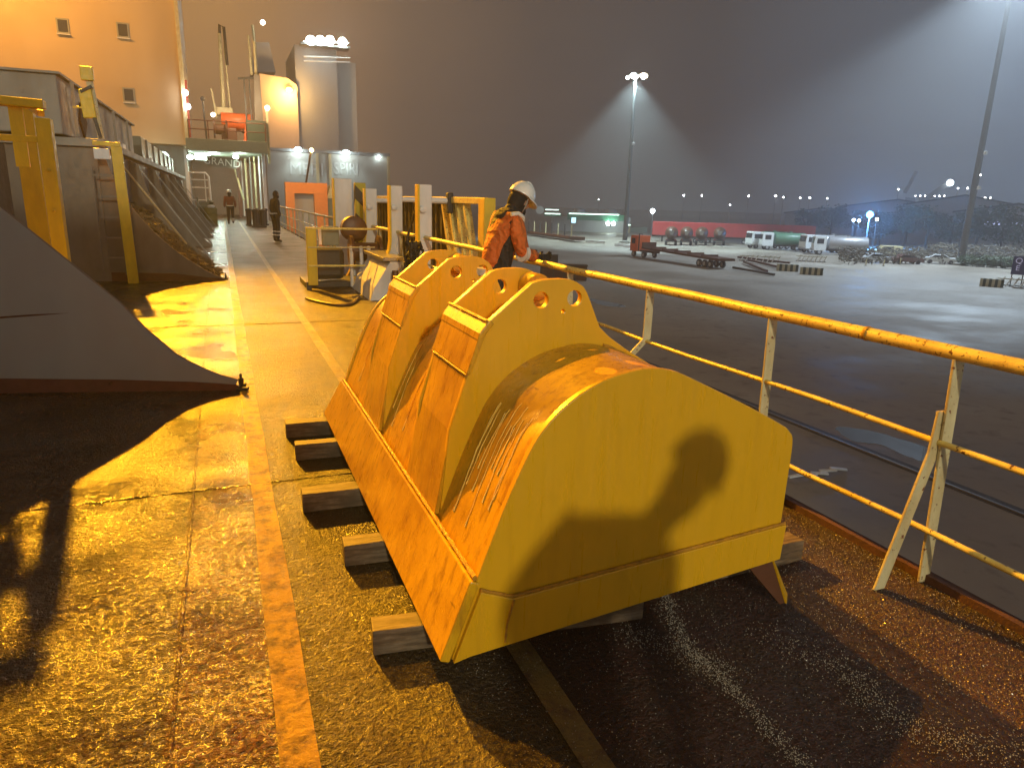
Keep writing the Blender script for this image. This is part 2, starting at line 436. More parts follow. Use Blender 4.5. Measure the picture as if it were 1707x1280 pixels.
def quay_mat():
    m, t, b = _nodes('wet_quay_concrete')
    c = t.nodes.new('ShaderNodeTexCoord'); o = c.outputs['Object']
    n = _noise(t, o, .12, 7, .6); n2 = _noise(t, o, 1.3, 6, .6)
    col = _ramp(t, n, [(.33, (.19, .16, .12)), (.5, (.29, .25, .20)), (.68, (.37, .34, .29))])
    col = _mix(t, _ramp(t, n2, [(.55, (0, 0, 0)), (.75, g3(.6))]), col, (.085, .07, .055))
    t.links.new(col, b.inputs['Base Color'])
    t.links.new(_ramp(t, n, [(.35, g3(.48)), (.6, g3(.75))]), b.inputs['Roughness'])
    _bump(t, b, n2, .15, .03)
    return m
M['quay'] = quay_mat()
QZ = -6.0
quay = MB().prism([(6.2, -60), (900, -60), (900, 1100), (6.2, 1100)], 'z', QZ - 2.2, QZ).build('quay', M['quay']); tag(quay, kind='structure')
m, t, b = _nodes('harbour_water'); b.inputs['Base Color'].default_value = (.008, .012, .014, 1); b.inputs['Roughness'].default_value = .08
_bump(t, b, _noise(t, _mapped(t, (1, 1, 1)), 1.5, 5), .4, .1); M['water'] = m
water = MB().add([(-600, -300, -7.4), (6.3, -300, -7.4), (6.3, 1100, -7.4), (-600, 1100, -7.4)], [[0, 1, 2, 3]]).build('water', M['water']); tag(water, kind='structure')

# crane rail let into the quay, puddles, litter
t_ = thing('crane_rail', 'long steel crane rail let into the dark quay beside the ship', 'rail', (19.05, 15, QZ))
MB().box((19.08, 40, QZ + .006), (.55, 190, .012)).build('channel', M['dark'], t_)
MB().box((18.98, 40, QZ + .02), (.09, 190, .045)).build('rail_head', M['steel'], t_)
m, t, b = _nodes('puddle_water'); b.inputs['Base Color'].default_value = (.02, .025, .03, 1); b.inputs['Roughness'].default_value = .03; M['puddle'] = m
def puddle(pxs, z, seed):
    pts = [onz(x, y, z) for x, y in pxs]; r = random.Random(seed); out = []
    n = len(pts)
    for i in range(n):
        for k in range(5):
            p0, p1, p2, p3 = pts[(i - 1) % n], pts[i], pts[(i + 1) % n], pts[(i + 2) % n]; u = k / 5
            q = .5 * ((2 * p1) + (p2 - p0) * u + (2 * p0 - 5 * p1 + 4 * p2 - p3) * u * u + (3 * p1 - p0 - 3 * p2 + p3) * u ** 3)
            out.append((q.x + r.uniform(-.06, .06), q.y + r.uniform(-.06, .06), z))
    o = MB().add(out, [list(range(len(out)))]).build('puddle', M['puddle']); return tag(o, kind='structure')
puddle([(1395, 712), (1440, 716), (1500, 732), (1560, 768), (1520, 764), (1470, 742), (1420, 735)], QZ + .004, 3)
puddle([(1480, 728), (1535, 742), (1572, 762), (1530, 752)], QZ + .008, 4)
puddle([(985, 498), (1030, 506), (1042, 512), (1000, 508)], QZ + .004, 5)
pp = onz(1368, 788, QZ)
lt = MB()
for i in range(5):
    lt.box((pp.x - 1 + i * .42, pp.y + rng.uniform(-.12, .12), QZ + .05), (.5, .12, .05), (0, rng.uniform(-.1, .1), rng.uniform(-.5, .1)))
tag(lt.build('broken_board', M['white']), 'splintered pale board lying on the dark quay beside the crane rail', 'board')

# ------------------------------------------------------------------ EXCAVATOR BUCKET
YN, YF = 1.955, 4.72
bk = thing('excavator_bucket', 'big yellow excavator bucket lying mouth down on timbers on the wet deck', 'bucket', (1.3, 3.3, 0.0))
shell_prof = [(.701, .373), (.748, .50), (.806, .65), (.862, .775), (.905, .855), (.960, .922), (1.03, .978), (1.115, 1.022), (1.205, 1.047), (1.30, 1.058),
              (1.40, 1.043), (1.507, .998), (1.732, .892), (1.90, .806), (1.945, .775), (1.968, .728), (1.966, .55), (1.960, .27)]
def offset(poly, d):                                   # shift an open outline to its left by d
    out = []
    for i, p in enumerate(poly):
        a = poly[max(i - 1, 0)]; b_ = poly[min(i + 1, len(poly) - 1)]
        tx, tz = b_[0] - a[0], b_[1] - a[1]; L = math.hypot(tx, tz)
        out.append((p[0] - tz / L * d, p[1] + tx / L * d))
    return out
def smooth_open(P, k=4):
    out = []
    for i in range(len(P) - 1):
        p0, p1, p2, p3 = P[max(i - 1, 0)], P[i], P[i + 1], P[min(i + 2, len(P) - 1)]
        for j in range(k):
            u = j / k
            out.append(tuple(.5 * (2 * p1[c] + (p2[c] - p0[c]) * u + (2 * p0[c] - 5 * p1[c] + 4 * p2[c] - p3[c]) * u * u + (3 * p1[c] - p0[c] - 3 * p2[c] + p3[c]) * u ** 3) for c in (0, 1)))
    return out + [P[-1]]
sp = smooth_open(shell_prof)
MB().prism(sp + offset(sp, -.03)[::-1], 'y', YN + .02, YF - .02).build('shell', M['bucket'], bk, 35)
side_out = offset(sp, .010) + [(1.972, .245), (.662, .118), (.61, .105), (.655, .25)]
for y0, nm in ((YN - .004, None), (YF - .026, None)):
    MB().prism(side_out, 'y', y0, y0 + .03).build('side_plate', M['bucket_side'], bk, 35, .004)
# cutting lip, weld beads and the wear band along the near side
LIP = [(.594, YN - .012), (.594, YF + .14)]
lp = MB()
n = Vector((-.94, 0, .34)) * .036
A = [Vector((.706, YN - .012, .380)), Vector((.706, YF - .004, .380)), Vector((.600, YF + .16, .104)), Vector((.600, YN - .014, .104))]
lp.add([tuple(p) for p in A] + [tuple(p + n) for p in A], [[3, 2, 1, 0], [4, 5, 6, 7], [0, 1, 5, 4], [1, 2, 6, 5], [2, 3, 7, 6], [3, 0, 4, 7]])
lp.build('cutting_lip', M['bucket'], bk, None, .006)
bead('weld_bead', [(.690, YN, .396), (.690, YF - .01, .396)], .009, M['weld'], 5, bk, .012)
band = [(.705, .352), (.821, .305), (1.984, .394), (1.975, .246), (.668, .116), (.612, .103)]
MB().prism(band, 'y', YN - .022, YN - .0045).build('side_wear_band', M['bucket_side'], bk, None, .003)
bead('weld_bead', [(.705, YN - .012, .356), (.821, YN - .012, .309), (1.984, YN - .012, .398)], .006, M['weld'], 6, bk, .01)
bead('weld_bead', [(.823, YN - .024, .302), (.800, YN - .024, .215), (.795, YN - .024, .145)], .0045, M['weld'], 7, bk, .01)
# rear heel plate under the near corner
MB().prism([(1.83, .238), (1.962, .248), (2.075, .012), (2.045, .006)], 'y', YN + .015, YN + .035).build('heel_plate', M['brown'], bk)  # brown colour stands in for the shade on this face
hp = MB().add([(1.962, YN + .008, .246), (2.075, YN + .008, .008), (2.115, YN + .05, .020), (1.99, YN + .05, .246),
        (1.958, YN + .014, .246), (2.070, YN + .014, .008), (2.111, YN + .056, .020), (1.986, YN + .056, .246)],
       [[0, 1, 2, 3], [7, 6, 5, 4], [0, 4, 5, 1], [1, 5, 6, 2], [2, 6, 7, 3], [3, 7, 4, 0]])
hp.build('heel_flange', M['bucket_side'], bk)
# water running down the front of the shell
m, t, b = _nodes('running_water'); b.inputs['Base Color'].default_value = (.95, .66, .14, 1); b.inputs['Roughness'].default_value = .3; M['runs'] = m
rr_ = random.Random(21); wr = MB()
for k in range(20):
    y = rr_.uniform(YN + .06, YN + .40) if k < 13 else rr_.choice([rr_.uniform(2.98, 3.50), rr_.uniform(4.06, 4.65)])
    i0 = rr_.randint(12, 20); i1 = rr_.randint(2, 9); P = []
    for i in range(i0, i1, -1):
        y += rr_.uniform(-.005, .005); P.append((sp[i][0] - .0015, y, sp[i][1] + .0015))
    if len(P) > 2: wr.tube(P, [rr_.uniform(.0008, .0018) for _ in P[:-1]] + [.0026], 6)
o = wr.build('water_runs', M['runs'], bk, 60); o['kind'] = 'stuff'
# the two pairs of pin ears with the box plates on their fronts
ear_out = [(.712, .374), (.751, .738), (.826, .966), (.872, 1.120), (.895, 1.152), (1.077, 1.303), (1.110, 1.311), (1.144, 1.315), (1.201, 1.317), (1.240, 1.313), (1.268, 1.304),
           (1.299, 1.285), (1.316, 1.262), (1.332, 1.230), (1.382, 1.121), (1.430, 1.078), (1.507, 1.026), (1.667, .932), (1.60, .91), (1.40, .99), (1.20, 1.0), (1.0, .91), (.86, .72), (.77, .42)]
holes = [circle(1.118, 1.236, .031), circle(1.262, 1.240, .031), circle(1.214, 1.190, .008, 10)]
ear_me = plate_mesh(ear_out, holes, .034)
ear_me.transform(Matrix.Rotation(R(90), 4, 'X'))
for ya, yb in ((2.467, 2.913), (3.552, 4.004)):
    for yy in (ya, yb):
        me = ear_me.copy(); me.transform(Matrix.Translation((0, yy, 0)))
        link('pin_ear', me, M['bucket_side'], bk, 30)
    # boss between the plates at the pin hole
    MB().lathe([(.055, 0), (.060, .008), (.060, .10), (.055, .104)], (1.262, yb - .122, 1.240), (0, 1, 0), 26).build('pin_boss', M['bucket'], bk, 40)
    # upper and lower box plates
    y0, y1 = ya - .022, yb + .022
    MB().prism([(.900, 1.158), (.872, 1.125), (.818, .962), (.832, .958), (.892, 1.110), (.915, 1.140)], 'y', y0, y1).build('upper_box_plate', M['bucket'], bk, None, .004)
    MB().prism([(.905, 1.168), (.866, 1.118), (.858, 1.090), (.880, 1.100), (.925, 1.152)], 'y', y0 - .003, y1 + .003).build('edge_strip', M['bucket'], bk, None, .005)
    MB().prism([(.822, .954), (.757, .734), (.695, .400), (.712, .398), (.772, .734), (.836, .950)], 'y', y0 + .012, y1 - .012).build('lower_box_plate', M['bucket'], bk, None, .004)
    bead('weld_bead', [(.818, y0 + .006, .957), (.818, y1 - .006, .957)], .005, M['weld'], 9, bk, .012)
    bead('weld_bead', [(.895, y0, 1.163), (.895, y1, 1.163)], .006, M['weld'], 10, bk, .012)
    for yy in (ya, yb):
        P = [(p[0], yy - (.02 if yy == ya else -.02), p[1] + .004) for p in sp[40:54]]
        bead('weld_bead', P, .006, M['weld'], 11, bk, .012)

# ------------------------------------------------------------------ timbers under the bucket
def timber(x0, x1, y, w, h, rz, label, seed):
    r = random.Random(seed); b = MB(); n = 10; L = x1 - x0
    t = thing('timber', label, 'timber', (x0, y, 0), rz, 'timbers under the bucket')
    vs = []
    for i in range(n + 1):
        x = L * i / n; j = lambda: r.uniform(-.003, .003)
        vs += [(x, -w / 2 + j(), .002 + abs(j())), (x, w / 2 + j(), .002 + abs(j())), (x, w / 2 + j(), h + j()), (x, -w / 2 + j(), h + j())]
    fs = [[3, 2, 1, 0], [4 * n + k for k in range(4)]]
    for i in range(n):
        for k in range(4): fs.append([4 * i + k, 4 * i + (k + 1) % 4, 4 * i + 4 + (k + 1) % 4, 4 * i + 4 + k])
    o = b.add(vs, fs).build('timber_block', M['wood'], t, None, .004, False)
    return t
timber(.400, 1.46, 2.255, .10, .100, R(-7), 'weathered timber nearest the camera, its grey end showing under the near corner of the bucket', 1)
timber(.40, 2.25, 2.92, .10, .105, R(-3), 'timber sticking out left of the bucket, second from the camera', 2)
timber(.285, 2.2, 3.56, .11, .105, R(-2), 'timber sticking out left of the bucket, third from the camera', 3)
timber(.320, 2.2, 4.33, .10, .105, R(-2), 'timber sticking out left of the bucket, second from the far end', 4)
timber(.300, 2.2, 4.79, .11, .105, R(-2), 'timber sticking out left of the bucket, farthest from the camera', 5)
timber(1.60, 2.42, 2.26, .10, .105, R(2), 'short pale board whose sawn end shows right of the bucket', 6)

# ------------------------------------------------------------------ ship's side railing
rl = thing('guard_railing', 'yellow tubular guard railing along the deck edge with flaking cream posts', 'railing', (2.75, 10, 0))
RX = 2.755
def rail_tube(name, z, r, y0, y1, seed, jx=.0):
    rr = random.Random(seed); P = []; y = y0
    while y < y1:
        P.append((RX + rr.uniform(-.006, .006), y, z + rr.uniform(-.006, .006))); y += .55
    P.append((RX, y1, z))
    return MB().tube(P, r, 12).build(name, M['rail'], rl, 60)
rail_tube('top_rail', 1.050, .031, -4, 46, 1); rail_tube('middle_rail', .665, .0135, -4, 46, 2); rail_tube('lower_rail', .262, .0135, -4, 46, 3)
for y in (.55, 2.35, 5.0, 7.4):
    MB().lathe([(.0335, 0), (.0345, .004), (.0345, .012), (.0335, .016)], (RX, y, 1.05), (0, 1, 0), 14).build('rail_joint', M['weld'], rl, 60)
def flat_post(pts, w, th, name, mat=None, parent=rl):
    """flat bar with its broad face across the ship, bent in the x-z plane"""
    b = MB(); y = pts[0][1]; outl = []
    L = [(p[0] - w / 2, p[2]) for p in pts]; Rr = [(p[0] + w / 2, p[2]) for p in pts]
    b.prism(L + Rr[::-1], 'y', y - th / 2, y + th / 2)
    return b.build(name, mat or M['stan'], parent, None, .003)
YS = [-2.6, -.8, 1.91, 2.98, 4.20, 5.46, 7.0, 8.6]
for y in YS:
    if abs(y - 1.91) < .01:
        flat_post([(2.81, y, .002), (2.765, y, 1.025)], .062, .014, 'stanchion')
        flat_post([(2.555, y + .017, .002), (2.74, y + .017, .62), (2.752, y + .017, .80)], .060, .014, 'stanchion_brace')
    elif abs(y - 4.20) < .01:
        flat_post([(2.50, y, .002), (2.62, y, .55), (2.755, y, .68), (2.758, y, 1.025)], .062, .014, 'stanchion')
    else:
        flat_post([(2.78, y, .002), (2.757, y, 1.025)], .058, .014, 'stanchion')
for y in (11.8, 13.5, 19.5, 21.5, 23.5, 25.5, 27.5, 29.5, 31.5, 33.5, 35.5, 37.5, 39.5, 41.5, 43.5):
    flat_post([(2.78, y, .002), (2.757, y, 1.025)], .05, .014, 'stanchion')

# ------------------------------------------------------------------ hatch coaming, gussets, yellow posts (port side of the walkway)
def onplane(px, py, P0, n):
    d = ray(px, py); o = Vector((0, 0, CAM_H)); return o + d * ((Vector(P0) - o).dot(Vector(n)) / d.dot(Vector(n)))
def gusset(name, label, P0, slope, outl, band, yoff, label_band=None, bolts=()):
    """triangular coaming bracket standing across the walkway; outl in px of the plate plane, band = height of the red oxide foot"""
    ln = Vector((1, slope, 0)).normalized(); n = Vector((-slope, 1, 0)).normalized()
    t = thing(name, label, 'bracket', (P0[0], P0[1], 0), math.atan2(slope, 1), 'coaming brackets')
    pts = []
    for px, py in outl:
        q = onplane(px, py, P0, n); pts.append(((q - Vector(P0)).dot(ln), q.z))
    return t, pts
# near bracket
P1 = (.06, 6.13, 0)
t1, hyp = gusset('coaming_bracket', 'nearest large grey triangular bracket with a black bolted tip reaching the yellow deck line', P1, -.237,
                 [(397, 634), (370, 627), (340, 615), (315, 603), (290, 588), (245, 550), (200, 505), (150, 465), (100, 425), (50, 385), (0, 345)], .2, 0)
dx, dz = hyp[-1][0] - hyp[-3][0], hyp[-1][1] - hyp[-3][1]
ext = [(hyp[-1][0] + dx / 2 * k, hyp[-1][1] + dz / 2 * k) for k in (1, 2, 3)]
full = hyp + ext
xl = full[-1][0]
foot_top = lambda x: .06 + .07 * min(1, max(0, -x / 1.6))
plate = full + [(xl, foot_top(xl)), (-1.0, foot_top(-1.0)), (-.4, foot_top(-.4)), (hyp[0][0] - .02, .05)]
MB().prism(plate, 'y', -.009, .009).build('plate', M['grey'], t1, None, .002, False)
MB().prism([(hyp[0][0] - .02, .05), (-.4, foot_top(-.4)), (-1.0, foot_top(-1.0)), (xl, foot_top(xl)), (xl, 0.0), (.03, 0.0)], 'y', -.0085, .0085).build('oxide_foot', M['oxide'], t1, None, 0, False)
MB().tube([(p[0] + .002, 0, p[1] + .003) for p in full], .007, 6).build('edge_flange', M['grey_dirty'], t1, 60, 0, False)
MB().lathe([(.022, 0), (.022, .05), (.012, .05), (.012, .085), (.004, .09)], (-.005, -.03, .062), (0, 0, 1), 8).box((.0, 0, .045), (.055, .05, .03)).box((-.005, 0, .01), (.09, .08, .02)).build('tip_bolt', M['black'], t1, 40, .003, False)
MB().lathe([(.014, 0), (.014, .018), (.007, .022)], (-1.03, -.009, .075), (0, -1, 0), 8).build('bolt', M['rust'], t1, 40, 0, False)
MB().prism([(-1.9, .612), (-1.55, .640), (-1.27, .652), (-1.52, .628), (-1.9, .596)], 'y', -.0115, -.0092).build('scratch', M['rust'], t1, None, 0, False)
# second bracket
P2 = (-.01, 14.43, 0)
t2, hyp2 = gusset('coaming_bracket', 'second grey triangular bracket ahead, tip at the yellow line beside the rope heap', P2, -.10,
                  [(376, 464), (360, 459), (340, 449), (310, 430), (285, 412), (260, 390), (235, 364), (215, 340), (200, 318), (188, 295), (178, 270), (172, 240)], .2, 0)
x2 = -1.95
MB().prism(hyp2 + [(x2, 2.35), (x2, .16), (-.9, .14), (-.3, .06)], 'y', -.01, .01).build('plate', M['grey_dirty'], t2, None, .002, False)
MB().prism([(-.02, .0), (-.03, .05), (-.3, .06), (-.9, .14), (x2, .16), (x2, 0)], 'y', -.0095, .0095).build('oxide_foot', M['oxide'], t2, None, 0, False)
MB().lathe([(.022, 0), (.022, .05), (.012, .05), (.012, .10)], (-.01, -.02, .05), (0, 0, 1), 8).box((0, 0, .03), (.06, .06, .03)).build('tip_bolt', M['black'], t2, 40, 0, False)
for k, y in enumerate((19.2, 24.0, 28.8, 33.6, 38.4)):
    tt = thing('coaming_bracket', ['third grey coaming bracket, just beyond the rope heap', 'fourth grey coaming bracket beyond the rope heap', 'fifth grey coaming bracket beyond the rope heap',
               'sixth grey coaming bracket, near the passage', 'last grey coaming bracket before the passage'][k], 'bracket', (0, y, 0), 0, 'coaming brackets')
    MB().prism([(-.35, .0), (-.4, .08), (-.9, .5), (-1.3, 1.05), (-1.6, 1.6), (-1.75, 2.2), (-1.95, 2.3), (-1.95, 0)], 'y', y - .01, y + .01).build('plate', M['grey_dirty'], tt)
    MB().bar((-1.72, y - .03, 2.1), (-.35, y - .03, .06), .05, .03).build('edge_bar', M['grey'], tt)

cm = thing('hatch_coaming', 'long grimy grey hatch coaming wall along the left of the walkway', 'coaming', (-2.2, 14.6, 0))
MB().prism([(-7, 14.6), (-1.95, 14.6), (-1.95, 45), (-7, 45)], 'z', 0, 2.32).build('coaming_wall', M['grey_dirty'], cm)
MB().prism([(-7, 14.5), (-1.80, 14.5), (-1.80, 45), (-7, 45)], 'z', 2.322, 2.46).build('top_flange', M['hatch'], cm, None, .01)
MB().prism([(-7, 5.2), (-3.3, 5.2), (-3.3, 14.596), (-7, 14.596)], 'z', 0, 2.30).build('coaming_wall', M['grey_dirty'], cm)
# the shallow arched recess and ladder on its end face
MB().prism([(-1.96, .18), (-1.96, 2.2), (-2.02, 2.26), (-2.12, 2.25), (-2.22, 2.12), (-2.26, 1.9), (-2.26, .18)], 'y', 14.565, 14.598).build('end_frame', M['grey_dirty'], cm)
lad = thing('ladder', 'brownish steel ladder fixed flat on the grey coaming end beside the yellow post', 'ladder', (-1.85, 14.3, 0))
for x in (-2.02, -1.66): MB().bar((x, 14.25, .15), (x, 14.25, 2.0), .05, .03).build('stile', M['grey_dirty'], lad)
for z in (.45, .8, 1.15, 1.5, 1.85): MB().bar((-2.02, 14.25, z), (-1.66, 14.25, z), .03, .03).build('rung', M['grey_dirty'], lad)

hc = thing('hatch_cover', 'pale grey steel hatch cover with a dark diamond mark stowed on the coaming', 'hatch cover', (-4, 15, 2.47))
MB().prism([(-8.5, 14.45), (-2.40, 14.45), (-2.28, 24), (-2.28, 24.2), (-8.5, 24.2)], 'z', 2.50, 3.44).build('cover_body', M['hatch'], hc, None, .02)
MB().prism([(-8.6, 14.38), (-2.34, 14.38), (-2.2, 24.3), (-8.6, 24.3)], 'z', 3.442, 3.48).build('top_plate', M['hatch'], hc)
def side_diamond(y, z):
    x = -2.385 + (y - 14.45) * .0125
    return MB().add([(x + .02, y - .35, z), (x + .02, y, z - .3), (x + .03, y + .35, z), (x + .02, y, z + .35),
                     (x - .03, y - .35, z), (x - .03, y, z - .3), (x - .02, y + .35, z), (x - .03, y, z + .35)],
                    [[0, 1, 2, 3], [7, 6, 5, 4], [0, 4, 5, 1], [1, 5, 6, 2], [2, 6, 7, 3], [3, 7, 4, 0]])
side_diamond(16.3, 2.86).build('diamond_mark', M['rust'], hc)
for y in (15.2, 17.6, 20, 22.4): MB().box((-2.31 + (y - 14.45) * .0125, y, 2.97), (.05, .08, .9)).build('side_rib', M['hatch'], hc)
hc2 = thing('hatch_cover', 'second grey green hatch cover farther along, in front of the lit passage', 'hatch cover', (-4, 30, 2.47))
MB().prism([(-8.5, 27), (-2.3, 27), (-2.3, 44), (-8.5, 44)], 'z', 2.50, 3.35).build('cover_body', M['green_grey'], hc2, None, .02)
for k in range(6): MB().box((-2.27, 28.5 + 2.7 * k, 2.93), (.05, .1, .8)).build('side_rib', M['hatch'], hc2)
for k in range(3): MB().box((-1.95, 18 + 7 * k, 2.52), (.16, .5, .12)).build('hatch_cleat', M['white'], hc2)

y1 = thing('handrail_frame', 'tall yellow angle iron guard frame behind the nearest grey bracket', 'guard frame', (-1.45, 7.12, 0))
MB().prism([(-1.372, 7.10), (-1.262, 7.10), (-1.262, 7.22), (-1.274, 7.22), (-1.274, 7.112), (-1.372, 7.112)], 'z', 0, 2.16).build('post', M['yellow'], y1, None, .003)
MB().prism([(-1.935, 9.0), (-1.745, 9.0), (-1.745, 9.14), (-1.757, 9.14), (-1.757, 9.012), (-1.935, 9.012)], 'z', 0, 2.48).build('post', M['yellow'], y1, None, .003)
MB().bar((-1.33, 7.16, 2.20), (-1.80, 8.98, 2.44), .05, .05).build('link_bar', M['yellow'], y1, None, .004)
MB().box((-1.50, 7.13, 2.02), (.10, .02, .50)).build('hanger', M['yellow'], y1, None, .003)
MB().bar((-1.29, 7.13, 2.265), (-2.1, 7.13, 2.29), .14, .07).build('top_bar', M['yellow'], y1, None, .01)
MB().bar((-1.30, 7.14, 1.99), (-2.1, 7.14, 2.0), .05, .05).build('second_bar', M['yellow'], y1, None, .004)
MB().bar((-2.02, 7.13, 0), (-2.02, 7.13, 2.2), .13, .09).build('post', M['yellow'], y1, None, .004)
for z in (1.42, 1.75): MB().lathe([(.016, 0), (.016, .02), (.009, .024)], (-1.32, 7.10, z), (0, -1, 0), 8).build('bolt', M['yellow'], y1, 40)
y2 = thing('guard_post', 'slim yellow post with a short bent top standing before the second grey bracket', 'post', (-1.58, 14.2, 0))
MB().bar((-1.56, 14.2, 0), (-1.60, 14.2, 2.33), .17, .07, (0, 1, 0)).build('post', M['yellow'], y2, None, .006)
MB().bar((-1.53, 14.2, 2.36), (-1.95, 14.2, 2.37), .09, .07).build('top_bar', M['yellow'], y2, None, .006)
MB().box((-1.83, 14.22, 2.20), (.24, .1, .18)).build('white_bracket', M['white'], y2, None, .01)
y3 = thing('hatch_latch_post', 'yellow latch post with a dark arm rising beside the pale hatch cover', 'latch post', (-1.88, 14.9, 2.47))
MB().bar((-1.86, 14.6, 2.46), (-1.96, 14.6, 3.6), .10, .08, (0, 1, 0)).build('post', M['stan'], y3, None, .005)
MB().box((-2.0, 14.55, 3.02), (.20, .12, .46), (0, R(-4), 0)).build('latch_box', M['yellow'], y3, None, .015)
MB().box((-1.96, 14.55, 3.50), (.19, .10, .22)).build('cap', M['yellow'], y3, None, .01)
MB().bar((-1.9, 14.5, 3.3), (-2.08, 14.5, 3.2), .05, .05).build('lever', M['dark'], y3, None, .004)
MB().bar((-2.05, 14.5, 2.95), (-2.22, 14.5, 2.95), .03, .03).build('pin', M['yellow'], y3, None, .004)
MB().bar((-1.92, 14.52, 2.8), (-1.86, 14.52, 2.48), .07, .05).build('foot_arm', M['dark'], y3, None, .004)
# loose dunnage and ropes heaped against the coaming
def heap_mesh():
    b = MB(); r = random.Random(3)
    for i in range(420):
        u = r.random(); y = 15.0 + 4.6 * u
        w = 1.55 * (1 - .35 * u); s = r.random() ** .8
        x = -1.75 + w * s; z = .06 + (1.25 - .1 * u) * (1 - s) ** 1.1 * r.uniform(.72, 1.1)
        a = r.uniform(-.9, .9); L = r.uniform(.3, .9); P = []
        for k in range(6):
            q = (k / 5 - .5) * L
            P.append((x + q * math.cos(a) * .8 + .05 * math.sin(k * 2 + i), y + q * math.sin(a), max(.02, z - q * .55 * math.cos(a) + .05 * math.cos(k * 1.7 + i))))
        b.tube(P, r.uniform(.014, .032), 5)
    return b
M['straw'] = flat('straw_coloured_rope', (.20, .15, .08), .8)
tag(heap_mesh().build('rope_heap', M['straw'], None, 60), 'tangled heap of straw coloured rope and dunnage slumped against the coaming', 'rope heap')
core = MB().prism([(-1.94, 0), (-.45, 0), (-.85, .22), (-1.25, .58), (-1.6, .95), (-1.94, 1.0)], 'y', 15.0, 19.2)
tag(core.build('tarpaulin', flat('brown_tarpaulin', (.075, .052, .03), .8)), 'dark brown tarpaulin bundle under the straw coloured rope heap', 'tarpaulin')
for k, (a, b_, lab) in enumerate([((-1.85, 15.6, 2.3), (-.75, 16.6, .55), 'long thin pole leaning on the coaming over the rope heap'), ((-1.75, 15.3, 1.55), (-1.45, 15.4, 1.0), 'short pale bar leaning behind the slim yellow post')]):
    tag(MB().tube([a, b_], .022 if k == 0 else .03, 8).build('pole', M['stan'], None, 60), lab, 'pole', 'poles leaning on the coaming')

# unseen house-shaped blocker added aft, keeps the aft flood off the walkway
dh = thing('flood_blocker', 'added grey house-shaped block behind the photographer shading the walkway from the aft flood', 'light blocker', (-4, -8, 0))
MB().prism([(-8, -7), (-.36, -7), (-.36, -6), (-8, -6)], 'z', 0, 6.2).build('wall', M['grey'], dh)
MB().prism([(-8.2, -7.2), (-.37, -7.2), (-.37, -5.9), (-8.2, -5.9)], 'z', 6.202, 6.32).build('roof', M['grey_dirty'], dh)
MB().box((-3, -5.985, 1.0), (.8, .03, 1.9)).build('blocker_door', M['white'], dh)
def floodlight(name, label, pos, target, mat, mast_foot=None, size=.5, group=None):
    t = thing(name, label, 'floodlight', pos, 0, group)
    d = (Vector(target) - Vector(pos)).normalized(); q = d.to_track_quat('Z', 'Y').to_matrix().to_4x4()
    b = MB().lathe([(size * .25, -size * .5), (size * .42, -size * .3), (size * .52, 0), (size * .52, .03), (size * .47, .03), (size * .45, .0)], (0, 0, -.45), (0, 0, 1), 18).xf(q)
    b.build('housing', M['dark'], t, 40, 0, False)
    MB().lathe([(.001, 0), (size * .44, 0), (size * .44, -.02), (.001, -.02)], (0, 0, -.42), (0, 0, 1), 18).xf(q).build('lens', mat, t, None, 0, False)
    if mast_foot is not None:
        MB().tube([mast_foot, (mast_foot[0], mast_foot[1], pos[2]), tuple(Vector(pos) - d * .7)], .09, 8).build('bracket', M['grey'], t, 40)
    return t
M['sodium_lens'] = emit('sodium_lens', (1, .6, .15), 30)
floodlight('floodlight', 'sodium floodlight on an arm of the tower wall above the walkway', KEY_POS, (0.3, 1.2, 0), M['sodium_lens'], (-6.2, 48, 20.4), .7, 'ship floodlights')
hcp = thing('hatch_crane_post', 'tall grey crane post on the port side of the hatch covers', 'crane post', (-10.2, 17.6, 0))
MB().tube([(-10.2, 17.6, 0), (-10.2, 17.6, 15.5)], [.5, .35], 14).build('post', M['hatch'], hcp, 60)
floodlight('floodlight', 'sodium floodlight on the crane post trained on the bucket', CRANE_POS, (1.25, 3.2, 1.0), M['sodium_lens'], None, .5, 'ship floodlights')
MB().bar((-10.2, 17.6, 15.3), (.9, 14.3, 17.9), .5, .6).build('jib', M['hatch'], hcp)
MB().bar((-.8, 14.8, 17.0), (-.8, 14.8, 17.5), .08, .08).build('lamp_arm', M['grey'], hcp)
floodlight('floodlight', 'warm floodlight on a mast aft of the walkway', REAR_POS, (2.2, 3, .6), M['sodium_lens'], (REAR_POS[0], REAR_POS[1] - 1.0, 0), .6, 'ship floodlights')

